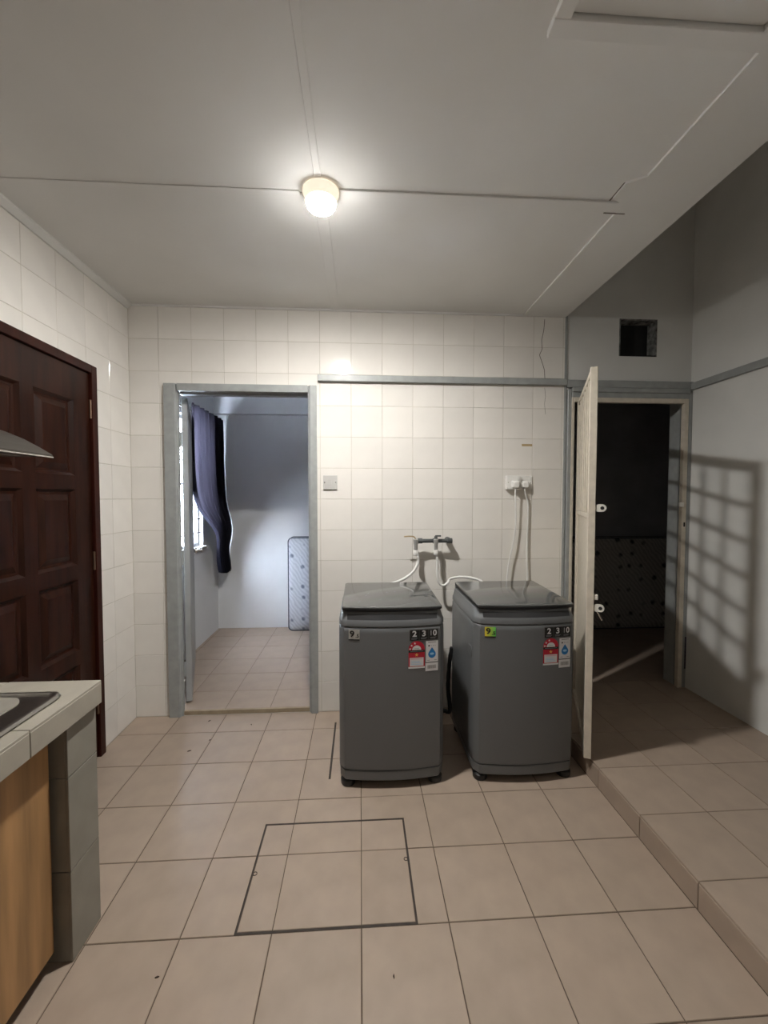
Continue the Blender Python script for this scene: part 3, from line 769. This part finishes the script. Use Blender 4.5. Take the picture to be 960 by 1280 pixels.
def on_front(vs, off):
    return [(u, front_y(u) - off, z) for u, z in vs]
def flat(poly, off, th=0.0004):
    # thin printed patch following the bowed front; poly is convex in (u, z), cut into strips along u
    us = [p[0] for p in poly]; u0, u1 = min(us), max(us)
    n = max(1, int((u1 - u0) / 0.012))
    bm = bmesh.new()
    f = bm.faces.new([bm.verts.new((p[0], 0, p[1])) for p in poly])
    for k in range(1, n):
        bmesh.ops.bisect_plane(bm, geom=list(bm.verts) + list(bm.edges) + list(bm.faces), plane_co=(u0 + (u1 - u0) * k / n, 0, 0), plane_no=(1, 0, 0))
    bm.verts.ensure_lookup_table()
    vs = [(v.co.x, v.co.z) for v in bm.verts]; fs = [tuple(v.index for v in ff.verts) for ff in bm.faces]
    bm.verts.index_update()
    fs = [tuple(v.index for v in ff.verts) for ff in bm.faces]
    bm.free()
    b = MB(); b.add(on_front(vs, off), fs)
    return b
def rect(u0, u1, z0, z1): return [(u0, z0), (u1, z0), (u1, z1), (u0, z1)]
def circ(cu, cz, r, a0=0, a1=360, n=20): return [(cu + r * math.cos(math.radians(a0 + (a1 - a0) * k / n)), cz + r * math.sin(math.radians(a0 + (a1 - a0) * k / n))) for k in range(n if a1 - a0 == 360 else n + 1)]
def star(cu, cz, r):
    return [(cu + (r if k % 2 == 0 else r * 0.42) * math.sin(math.pi * k / 5), cz + (r if k % 2 == 0 else r * 0.42) * math.cos(math.pi * k / 5)) for k in range(10)]
def fan(poly, cu, cz, off):
    b = MB(); n = len(poly)
    return b.add(on_front(poly + [(cu, cz)], off), [(k, (k + 1) % n, n) for k in range(n)])
def txt(s, size, cu, cz, off, sx=1.0):
    vs, fs = text_geo(s, size, 0.0011 if size > 0.03 else 0.0006)
    return MB().add(on_front([(cu + v[0] * sx, cz + v[1]) for v in vs], off), fs)

def make_washer():
    t = empty('washing_machine')
    MB().rings([ring(WW - 0.012, 0.012, 0.038), ring(WW - 0.004, 0.004, 0.046), ring(WW - 0.002, 0.004, 0.088), ring(WW - 0.006, 0.008, 0.092)]).build('plinth', 'washer_top', t, smooth=True)
    MB().rings([ring(WW - 0.004, 0.008, 0.094), ring(WW, 0.002, 0.100), ring(WW, 0.0, 0.16), ring(WW, 0.0, 0.79), ring(WW - 0.001, 0.001, 0.812), ring(WW - 0.004, 0.004, 0.816)]).build('body', 'washer', t, smooth=True)
    MB().rings([ring(WW - 0.004, 0.004, 0.818), ring(WW, 0.0, 0.823), ring(WW - 0.001, 0.0005, 0.846), ring(WW - 0.005, 0.004, 0.852), ring(WW - 0.012, 0.018, 0.880), ring(WW - 0.016, 0.024, 0.890), ring(WW - 0.030, 0.040, 0.893)]).build('top_cover', 'washer_top', t, smooth=True)
    # glossy control strip on the slope below the lid
    cs = []
    for k in range(17):
        u = -0.225 + 0.45 * k / 16
        cs.append((u, front_y(u)))
    b = MB(); n = len(cs)
    b.add([(u, y + 0.0042, 0.8545) for u, y in cs] + [(u, y + 0.0165, 0.8795) for u, y in cs] + [(u, y + 0.012, 0.8545) for u, y in cs] + [(u, y + 0.022, 0.8795) for u, y in cs],
          [(k, k + 1, n + k + 1, n + k) for k in range(n - 1)] + [(2 * n + k, 3 * n + k, 3 * n + k + 1, 2 * n + k + 1) for k in range(n - 1)])
    b.build('control_strip', 'strip', t)
    # lid: flat smoked glass on a black rim, crisp corners, slightly higher at the back
    def lidring(w, e, z0, z1):
        pts = []; n = 14; r = 0.010
        for k in range(n + 1):
            u = -w + r + (2 * w - 2 * r) * k / n
            pts.append((u, FY + 0.002 + e - 0.020 * (1 - (u / w) ** 2)))
        pts += [(w - 0.003, FY + 0.005 + e), (w, FY + 0.012 + e), (w, 0.215 - e), (w - r, 0.225 - e), (-w + r, 0.225 - e), (-w, 0.215 - e), (-w, FY + 0.012 + e), (-w + 0.003, FY + 0.005 + e)]
        return [(x, y, z0 + (z1 - z0) * (y - FY) / (BYK - FY)) for x, y in pts]
    LW = WW - 0.016
    MB().rings([lidring(LW - 0.020, 0.016, 0.888, 0.898), lidring(LW - 0.004, 0.004, 0.896, 0.906), lidring(LW, 0.0, 0.901, 0.914), lidring(LW, 0.0, 0.909, 0.925)]).build('lid_rim', 'black', t, smooth=True)
    MB().rings([lidring(LW, 0.0, 0.9095, 0.9255), lidring(LW, 0.0, 0.913, 0.929), lidring(LW - 0.004, 0.004, 0.916, 0.932)]).build('lid', 'lid', t, smooth=True)
    MB().box(-WW + 0.02, WW - 0.02, 0.205, 0.24, 0.880, 0.915).build('hinge_cover', 'washer_top', t, bevel=0.006)
    for sx in (-1, 1):
        for y in (FY + 0.036, BYK - 0.06):
            MB().lathe([(0.033, 0.0), (0.037, 0.006), (0.037, 0.028), (0.028, 0.036), (0.022, 0.042)], (sx * (WW - 0.045), y, 0), n=18).build('foot', 'black', t, smooth=True)
    # feature plate: 2 3 10
    off = 0.0012
    pl = flat(rect(0.081, 0.231, 0.748, 0.806), off).build('feature_plate', 'plateedge', t); pl['label'] = 'black plate with white numbers 2 3 10'
    for k, (s_, c) in enumerate((('2', 0.108), ('3', 0.156), ('10', 0.204))):
        flat(rect(c - 0.0235, c + 0.0235, 0.751, 0.803), off + 0.0005).build('number_field', 'plate', pl)
        if s_ == '10':
            txt('1', 0.034, c - 0.012, 0.783, off + 0.001, 0.8).build('number', 'print_mid', pl)
            txt('0', 0.040, c + 0.008, 0.783, off + 0.001).build('number', 'print_white', pl)
        else:
            txt(s_, 0.040, c, 0.783, off + 0.001, 1.1).build('number', 'print_white', pl)
        for q in range(2):
            flat(rect(c - 0.016, c + 0.016 - 0.006 * q, 0.7615 - 0.005 * q, 0.7635 - 0.005 * q), off + 0.001).build('caption_line', 'print_grey', pl)
    # energy label: red arch with stars, black band, white block
    e0, e1 = 0.078, 0.160; ec = (e0 + e1) / 2
    en = fan([(e0, 0.612), (e1, 0.612), (e1, 0.706)] + circ(ec, 0.706, (e1 - e0) / 2, 0, 180, 16)[1:-1] + [(e0, 0.706)], ec, 0.67, off).build('energy_label', 'red', t)
    en['label'] = 'red and white star energy label'
    fan(circ(ec, 0.703, 0.023, 0, 180, 12), ec, 0.706, off + 0.0005).build('dome', 'print_white', en)
    flat(rect(e0, e1, 0.691, 0.702), off + 0.0007).build('black_band', 'print_black', en)
    flat(rect(e0 + 0.008, e1 - 0.008, 0.6955, 0.6975), off + 0.001).build('caption_line', 'print_grey', en)
    flat(rect(ec - 0.012, ec + 0.012, 0.709, 0.711), off + 0.001).build('caption_line', 'print_grey', en)
    for a in (172, 140, 106, 76):
        r_ = 0.0335
        if a == 76: continue
        fan(star(ec + r_ * math.cos(math.radians(a)), 0.704 + r_ * math.sin(math.radians(a)), 0.0065), ec + r_ * math.cos(math.radians(a)), 0.704 + r_ * math.sin(math.radians(a)), off + 0.0005).build('star', 'print_white', en)
    fan(star(ec, 0.678, 0.0105), ec, 0.678, off + 0.0005).build('star', 'gold', en)
    flat(rect(e0 + 0.006, e1 - 0.006, 0.622, 0.664), off + 0.0005).build('text_block', 'paper', en)
    flat(rect(e0 + 0.010, e1 - 0.010, 0.656, 0.660), off + 0.0009).build('caption_line', 'pink', en)
    for q in range(3): flat(rect(e0 + 0.014, e1 - 0.016 - 0.005 * q, 0.630 + 0.007 * q, 0.632 + 0.007 * q), off + 0.0009).build('caption_line', 'lightblue', en)
    flat(rect(e0 - 0.001, e1 + 0.001, 0.6105, 0.619), off + 0.0007).build('foot_strip', 'paper', en)
    # water label with a blue drop
    w0, w1 = 0.166, 0.229; wc = (w0 + w1) / 2
    wl_ = flat(rect(w0, w1, 0.638, 0.744), off).build('water_label', 'paper', t); wl_['label'] = 'white label with a blue water drop'
    flat(rect(w0 + 0.012, w1 - 0.010, 0.735, 0.7385), off + 0.0005).build('caption_line', 'print_grey', wl_)
    fan(circ(w0 + 0.016, 0.720, 0.0042, n=12), w0 + 0.016, 0.720, off + 0.0005).build('dot', 'print_black', wl_)
    for q in range(3):
        cc = w0 + 0.028 + 0.010 * q
        fan(star(cc, 0.720, 0.003), cc, 0.720, off + 0.0005).build('star', 'print_grey', wl_)
    drop = [(wc, 0.712)] + circ(wc, 0.677, 0.0195, 145 - 360, 35, 20)[::-1]
    fan(drop, wc, 0.680, off + 0.0005).build('drop', 'blue', wl_)
    fan([(wc + 0.011 * math.cos(math.radians(a)), 0.679 + 0.006 * math.sin(math.radians(a))) for a in range(0, 360, 20)], wc, 0.679, off + 0.0009).build('wave', 'lightblue', wl_)
    flat(rect(w0 + 0.006, w0 + 0.020, 0.6455, 0.648), off + 0.0005).build('caption_line', 'print_grey', wl_)
    flat(rect(w1 - 0.020, w1 - 0.006, 0.6455, 0.648), off + 0.0005).build('caption_line', 'print_grey', wl_)
    # barcode sticker
    bc = flat(rect(w0 - 0.002, w1, 0.592, 0.633), off).build('barcode_label', 'paper', t); bc['label'] = 'white barcode sticker'
    u = w0 + 0.008; rb = random.Random(3)
    b = MB()
    while u < w1 - 0.010:
        wd = rb.choice((0.001, 0.0016, 0.0022)); bb = flat(rect(u, u + wd, 0.604, 0.622), off + 0.0005); b.add(bb.v, bb.f); u += wd + rb.choice((0.001, 0.0015))
    b.build('bars', 'print_grey', bc)
    return t

def badge(t, face, label):
    off = 0.0012
    bd = flat(rect(-0.218, -0.164, 0.760, 0.808), off + 0.0002).build('capacity_badge', face, t); bd['label'] = label
    flat(rect(-0.218, -0.164, 0.754, 0.760), off + 0.0004).build('badge_foot', 'print_black', bd)
    txt('9', 0.042, -0.201, 0.785, off + 0.001, 1.15).build('number', 'print_black', bd)
    txt('.5', 0.024, -0.1755, 0.776, off + 0.001).build('number', 'print_black', bd)

def dup(root):
    r = root.copy(); col.objects.link(r)
    for ch in list(root.children):
        c = ch.copy(); col.objects.link(c); c.parent = r
        for g in list(ch.children):
            d = g.copy(); col.objects.link(d); d.parent = c
    return r

wm1 = make_washer()
wm2 = dup(wm1)
wm1.location = (0.160, 2.278, 0); wm2.location = (0.845, 2.280, 0)
tag(wm1, 'dark grey top-loading washing machine with a silver 9.5 badge, on the left', 'washing machine', 'washing machines against the tiled wall')
tag(wm2, 'dark grey top-loading washing machine with a yellow-green 9.5 badge, beside the gate', 'washing machine', 'washing machines against the tiled wall')
badge(wm1, 'silver', 'silver badge reading 9.5'); badge(wm2, 'irid', 'yellow-green badge reading 9.5')
# grip on the visible side of the right machine
g = MB().rings([[(-WW - s, -0.20 + p[0], 0.655 + p[1]) for p in rrect(-0.035, 0.035, -0.030, 0.030, 0.02, 5)] for s in (-0.001, 0.0025)]).build('side_grip', 'washer_top', wm2, bevel=0.001, seg=1)
# drain hoses at the back
def ribbed(pts, r): return MB().tube(pts, lambda t: r * (1 + 0.07 * math.sin(t * 260)), 10)
ribbed([(WW - 0.03, 0.250, 0.12), (WW + 0.020, 0.285, 0.20), (WW + 0.022, 0.275, 0.155), (WW + 0.02, 0.27, 0.11), (WW + 0.05, 0.255, 0.075), (WW + 0.10, 0.25, 0.072)], 0.013).build('drain_hose', 'black', wm1, smooth=True)
ribbed([(-WW - 0.005, 0.20, 0.52), (-WW - 0.018, 0.215, 0.40), (-WW - 0.022, 0.22, 0.25), (-WW - 0.015, 0.20, 0.12), (-WW - 0.05, 0.225, 0.105), (-WW - 0.12, 0.235, 0.105)], 0.013).build('drain_hose', 'black', wm2, smooth=True)

# ------------------------------------------------------------------ taps on a grey pipe, inlet hoses
PZ, PY = 1.172, YB - 0.075
tp = empty('water_tap_pipe', (0.5, YB, PZ)); tag(tp, 'dark grey water pipe with two small taps on the tiled wall', 'tap')
L(MB().lathe([(0.013, 0.352), (0.013, 0.600)], (0, PY, PZ), 'x', 14), 'pipe', 'pvc', tp, smooth=True)
for a, b_ in ((0.380, 0.412), (0.480, 0.515), (0.575, 0.612)):
    L(MB().lathe([(0.010, a), (0.0175, a + 0.002), (0.0175, b_ - 0.002), (0.010, b_)], (0, PY, PZ), 'x', 14), 'coupling', 'pvc', tp, smooth=True)
L(MB().lathe([(0.020, 0), (0.018, -0.07), (0.014, -0.085)], (0.594, YB, PZ), 'y', 14), 'elbow', 'pvc', tp, smooth=True)
for x, lev in ((0.364, 0), (0.497, 1)):
    v = L(MB().lathe([(0.012, -0.058), (0.013, -0.05), (0.013, -0.02), (0.016, -0.015), (0.016, 0.012), (0.011, 0.016)], (x, PY - 0.026, PZ), 'z', 14), 'tap_body', 'tapmetal', tp, smooth=True)
    L(MB().lathe([(0.009, 0.0), (0.009, -0.03)], (x, PY - 0.002, PZ), 'y', 10), 'tap_neck', 'tapmetal', tp, smooth=True)
    if lev == 0:
        L(MB().tube([(x, PY - 0.028, PZ + 0.012), (x - 0.012, PY - 0.032, PZ + 0.030), (x - 0.035, PY - 0.036, PZ + 0.034), (x - 0.078, PY - 0.038, PZ + 0.033)], 0.0045, 8), 'tap_lever', 'brass', tp, smooth=True)
    else:
        L(MB().lathe([(0.011, 0.014), (0.012, 0.020), (0.010, 0.034)], (x, PY - 0.026, PZ), 'z', 12), 'tap_stem', 'pvc', tp, smooth=True)
        L(MB().box(x - 0.006, x + 0.034, PY - 0.032, PY - 0.020, PZ + 0.030, PZ + 0.040), 'tap_lever', 'pvc', tp, bevel=0.003)

def hose(pts, x, label):
    t = empty('inlet_hose', pts[0]); tag(t, label, 'hose', 'white washing machine inlet hoses')
    L(MB().tube(pts, 0.0085, 12), 'hose', 'hose', t, smooth=True)
    L(MB().lathe([(0.012, -0.032), (0.016, -0.026), (0.016, 0.0), (0.013, 0.004)], (pts[0][0], pts[0][1], pts[0][2]), 'z', 14), 'coupling', 'white', t, smooth=True)
yh = PY - 0.026
hose([(0.364, yh, PZ - 0.062), (0.378, yh - 0.004, PZ - 0.10), (0.378, yh + 0.0, PZ - 0.14), (0.345, yh - 0.02, PZ - 0.195), (0.285, yh - 0.045, PZ - 0.235), (0.215, yh - 0.07, PZ - 0.258), (0.150, 2.545, PZ - 0.268), (0.120, 2.535, 0.885)], 0.364, 'white inlet hose curving from the tap to the left washing machine')
hose([(0.497, yh, PZ - 0.062), (0.506, yh, PZ - 0.12), (0.506, yh + 0.0, PZ - 0.20), (0.512, yh, PZ - 0.255), (0.530, yh, PZ - 0.288), (0.556, yh, PZ - 0.292), (0.580, yh + 0.005, PZ - 0.275), (0.598, yh + 0.008, PZ - 0.252), (0.655, 2.60, PZ - 0.232), (0.720, 2.585, PZ - 0.236), (0.775, 2.565, PZ - 0.250), (0.80, 2.545, 0.895)], 0.497, 'white inlet hose looping from the tap to the right washing machine')

# ------------------------------------------------------------------ switch, sockets, plugs
def plate(name, x0, x1, z0, z1, m, label, cat, d=0.011):
    t = empty(name, ((x0 + x1) / 2, YB, z0)); tag(t, label, cat)
    L(MB().box(x0, x1, YB - d, YB, z0, z1), 'plate', m, t, bevel=0.003)
    for sx in (x0 + 0.010, x1 - 0.010):
        L(MB().lathe([(0.0035, 0), (0.0035, -0.001)], (sx, YB - d, (z0 + z1) / 2), 'y', 10), 'screw', 'chrome', t)
    return t
sw = plate('wall_switch', -0.246, -0.152, 1.512, 1.607, 'switch', 'grey square wall switch plate beside the left doorway', 'switch')
L(MB().box(-0.209, -0.189, YB - 0.014, YB - 0.011, 1.540, 1.579), 'rocker', 'switch', sw, bevel=0.001, seg=1)
def socket(x0, x1, label, d, group='double wall sockets'):
    t = plate('wall_socket', x0, x1, 1.515, 1.608, 'white', label, 'socket', d)
    L(MB().box(x1 - 0.020, x1 - 0.009, YB - d - 0.004, YB - d, 1.575, 1.595), 'rocker', 'white', t, bevel=0.001, seg=1)
    return t
socket(0.992, 1.088, 'white wall socket on a raised box, left of the two sockets', 0.040)
socket(1.094, 1.178, 'white flush wall socket, right of the two sockets', 0.012)
def plug(x, d, pts, label):
    t = empty('power_plug', (x, YB - d, 1.545)); tag(t, label, 'plug', 'plugs in the two wall sockets')
    y = YB - d
    L(MB().rings([[(x + p[0], y, 1.548 + p[1]) for p in rrect(-0.025, 0.025, -0.024, 0.024, 0.009)], [(x + p[0], y - 0.022, 1.548 + p[1]) for p in rrect(-0.024, 0.024, -0.023, 0.023, 0.009)], [(x + p[0], y - 0.034, 1.546 + p[1]) for p in rrect(-0.016, 0.016, -0.018, 0.014, 0.009)]]), 'plug_body', 'white', t, smooth=True)
    L(MB().tube(pts, 0.0055, 8), 'cord', 'hose', t, smooth=True)
plug(1.045, 0.040, [(1.045, YB - 0.056, 1.526), (1.046, YB - 0.052, 1.47), (1.053, YB - 0.045, 1.38), (1.054, YB - 0.04, 1.27), (1.040, YB - 0.04, 1.15), (1.012, YB - 0.04, 1.02), (0.997, YB - 0.045, 0.90), (0.99, YB - 0.055, 0.70)], 'white plug with cord in the left raised socket')
plug(1.122, 0.012, [(1.122, YB - 0.028, 1.526), (1.124, YB - 0.026, 1.49), (1.146, YB - 0.020, 1.43), (1.149, YB - 0.018, 1.35), (1.146, YB - 0.018, 1.20), (1.144, YB - 0.020, 1.06), (1.150, YB - 0.024, 0.90), (1.152, YB - 0.03, 0.70)], 'white plug with cord in the right flush socket')
tag(MB().box(1.107, 1.180, YB - 0.0012, YB, 1.811, 1.826).build('tape_strip', 'sticker'), 'small strip of tan tape on the tiles above the sockets', 'tape')

# ------------------------------------------------------------------ kitchen counter on the left
KX, KY, KZ = -0.880, 1.421, 0.840
kc = empty('kitchen_counter', (KX, KY, 0)); tag(kc, 'tiled kitchen counter slab on a tiled pier at the left', 'counter')
L(MB().box(XL + 0.002, KX - 0.008, -0.2, KY - 0.008, KZ - 0.076, KZ - 0.0088), 'slab', 'cgrout', kc)
def kt(plane, region, ao, ap_, bo, bp_, base, out, nm):
    off = kc.location
    lay_tiles(kc, plane, region, ao, ap_, bo, bp_, 0.003, base, 0.008, out, 'ptile' if nm == 'pier_tile' else 'ctile', name=nm)
# tiles live in the counter's own frame
kx, ky = 0.0, 0.0
kt('xy', (XL + 0.002 - KX, 0.0, -0.2 - KY, 0.0), 0.0, FP, 1.114 - KY, FP, KZ - 0.009, 1, 'top_tile')
kt('yz', (-0.2 - KY, 0.0, KZ - 0.078, KZ - 0.0095), 1.114 - KY, FP, KZ - 0.3, 0.3, -0.0085, 1, 'edge_tile')
kt('xz', (XL + 0.002 - KX, -0.0095, KZ - 0.078, KZ - 0.0095), 0.0, FP, KZ - 0.3, 0.3, -0.0085, 1, 'edge_tile')
PX, PY0, PY1 = -0.902, 1.278, 1.415
L(MB().box(XL + 0.002, PX - 0.008, PY0 + 0.008, PY1 - 0.008, 0.0, KZ - 0.078), 'pier', 'cgrout', kc)
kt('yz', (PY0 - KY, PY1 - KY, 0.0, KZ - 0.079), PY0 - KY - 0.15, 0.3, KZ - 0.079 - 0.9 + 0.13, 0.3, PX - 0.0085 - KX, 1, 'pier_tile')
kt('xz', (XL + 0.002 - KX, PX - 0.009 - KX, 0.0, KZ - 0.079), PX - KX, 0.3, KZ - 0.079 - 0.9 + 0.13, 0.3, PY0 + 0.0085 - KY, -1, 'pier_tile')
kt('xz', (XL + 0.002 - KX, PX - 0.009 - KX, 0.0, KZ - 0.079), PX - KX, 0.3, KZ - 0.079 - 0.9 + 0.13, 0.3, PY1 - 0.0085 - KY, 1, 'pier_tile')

bc_ = empty('base_cabinet', (-0.95, 0.8, 0)); tag(bc_, 'honey-coloured wooden cabinet under the tiled counter', 'cabinet')
L(MB().box(XL + 0.01, -0.966, -0.15, PY0 - 0.004, 0.07, KZ - 0.080), 'carcass', 'cabwood', bc_)
L(MB().box(XL + 0.03, -1.000, -0.15, PY0 - 0.004, 0.0, 0.068), 'plinth', 'black', bc_)
for ya, yb in ((0.815, 1.262), (0.360, 0.811), (-0.10, 0.356)):
    dr = L(MB().box(-0.965, -0.946, ya, yb, 0.055, KZ - 0.085), 'door', 'cabwood', bc_, bevel=0.002, seg=1)

# ------------------------------------------------------------------ gas hob on the counter
hob = empty('gas_hob', (-1.13, 0.97, KZ)); tag(hob, 'stainless steel gas hob set in the tiled counter', 'hob')
HX0, HX1, HY0, HY1 = -1.345, -0.925, 0.60, 1.312
def hr(e, z, r): return [(p[0], p[1], KZ + z) for p in rrect(HX0 + e, HX1 - e, HY0 + e, HY1 - e, r, 6)]
L(MB().rings([hr(0.004, 0.001, 0.03), hr(0.0, 0.004, 0.032), hr(0.004, 0.012, 0.03), hr(0.010, 0.014, 0.028), hr(0.015, 0.013, 0.028), hr(0.021, 0.006, 0.030), hr(0.030, 0.005, 0.030)]), 'hob_body', 'steel', hob, smooth=True)
def hq(e, z, r): return [(p[0], p[1], KZ + z) for p in rrect(HX0 + 0.030 + e, HX1 - 0.088 - e, HY0 + 0.030 + e, HY1 - 0.026 - e, r, 6)]
L(MB().rings([hq(0, 0.0045, 0.06), hq(0, 0.0075, 0.06), hq(0.004, 0.0085, 0.057)]), 'hob_panel', 'hobpanel', hob, smooth=True)
for y in (1.12, 0.80):
    bq = (-1.14, y)
    L(MB().lathe([(0.075, 0.006), (0.078, 0.012), (0.060, 0.014), (0.045, 0.020), (0.045, 0.030), (0.02, 0.034)], (bq[0], bq[1], KZ), 'z', 24), 'burner', 'black', hob, smooth=True)
    for k in range(4):
        a = math.pi / 4 + k * math.pi / 2
        L(MB().tube([(bq[0] + 0.13 * math.cos(a), bq[1] + 0.13 * math.sin(a), KZ + 0.008), (bq[0] + 0.125 * math.cos(a), bq[1] + 0.125 * math.sin(a), KZ + 0.04), (bq[0] + 0.04 * math.cos(a), bq[1] + 0.04 * math.sin(a), KZ + 0.042)], 0.005, 6, False), 'pan_support', 'black', hob)
for y in (1.085, 0.84):
    L(MB().lathe([(0.026, 0.010), (0.026, 0.014), (0.020, 0.016), (0.018, 0.034), (0.010, 0.036)], (-0.975, y, KZ), 'z', 20), 'knob', 'black', hob, smooth=True)

# ------------------------------------------------------------------ range hood on the left wall
hood = empty('range_hood', (XL, 0.95, 1.58)); tag(hood, 'dull steel range hood with a curved front above the hob', 'range hood')
pr = [(-0.938, 1.583), (-0.938, 1.589), (-0.975, 1.612), (-1.02, 1.637), (-1.07, 1.658), (-1.13, 1.678), (-1.20, 1.695), (-1.28, 1.708), (XL + 0.001, 1.715), (XL + 0.001, 1.583)]
L(MB().prism(pr, 'y', 0.58, 1.302), 'canopy', 'hoodmetal', hood)
L(MB().box(-0.950, -0.936, 0.58, 1.303, 1.580, 1.5835), 'front_lip', 'chrome', hood)
L(MB().box(-1.45, -1.0, 0.62, 1.26, 1.5815, 1.5828), 'filter', 'steel', hood)
L(MB().box(XL + 0.001, -1.26, 0.80, 1.08, 1.70, 2.45), 'flue', 'hoodmetal', hood)

# ------------------------------------------------------------------ small scraps on the floor
for (x, y, a, k_, lb) in ((-0.985, 2.345, 0.4, 1.0, 'dark scrap on the floor nearest the wooden door'), (-0.905, 2.445, 1.2, 0.7, 'tiny scrap between the wooden door and the left doorway'),
                          (-0.70, 2.60, 2.0, 0.7, 'scrap on the floor in front of the left doorway threshold'), (-0.985, 2.66, 0.9, 0.9, 'scrap on the floor beside the left doorway frame'),
                          (-0.62, 1.22, 0.2, 0.6, 'scrap on the floor in front of the counter pier'), (0.10, 1.18, 1.5, 0.6, 'speck on the floor just before the floor hatch')):
    o = MB().rings([[(q[0] * k * k_, q[1] * k * k_, z) for q in ((-0.011, 0.0), (-0.004, -0.004), (0.007, -0.003), (0.012, 0.001), (0.003, 0.005))] for k, z in ((1.0, 0.0), (0.8, 0.0025))]).build('floor_scrap', 'scrap')
    o.location = (x, y, 0.0006); o.rotation_euler = (0, 0, a)
    tag(o, lb, 'scrap', 'dark scraps on the floor')
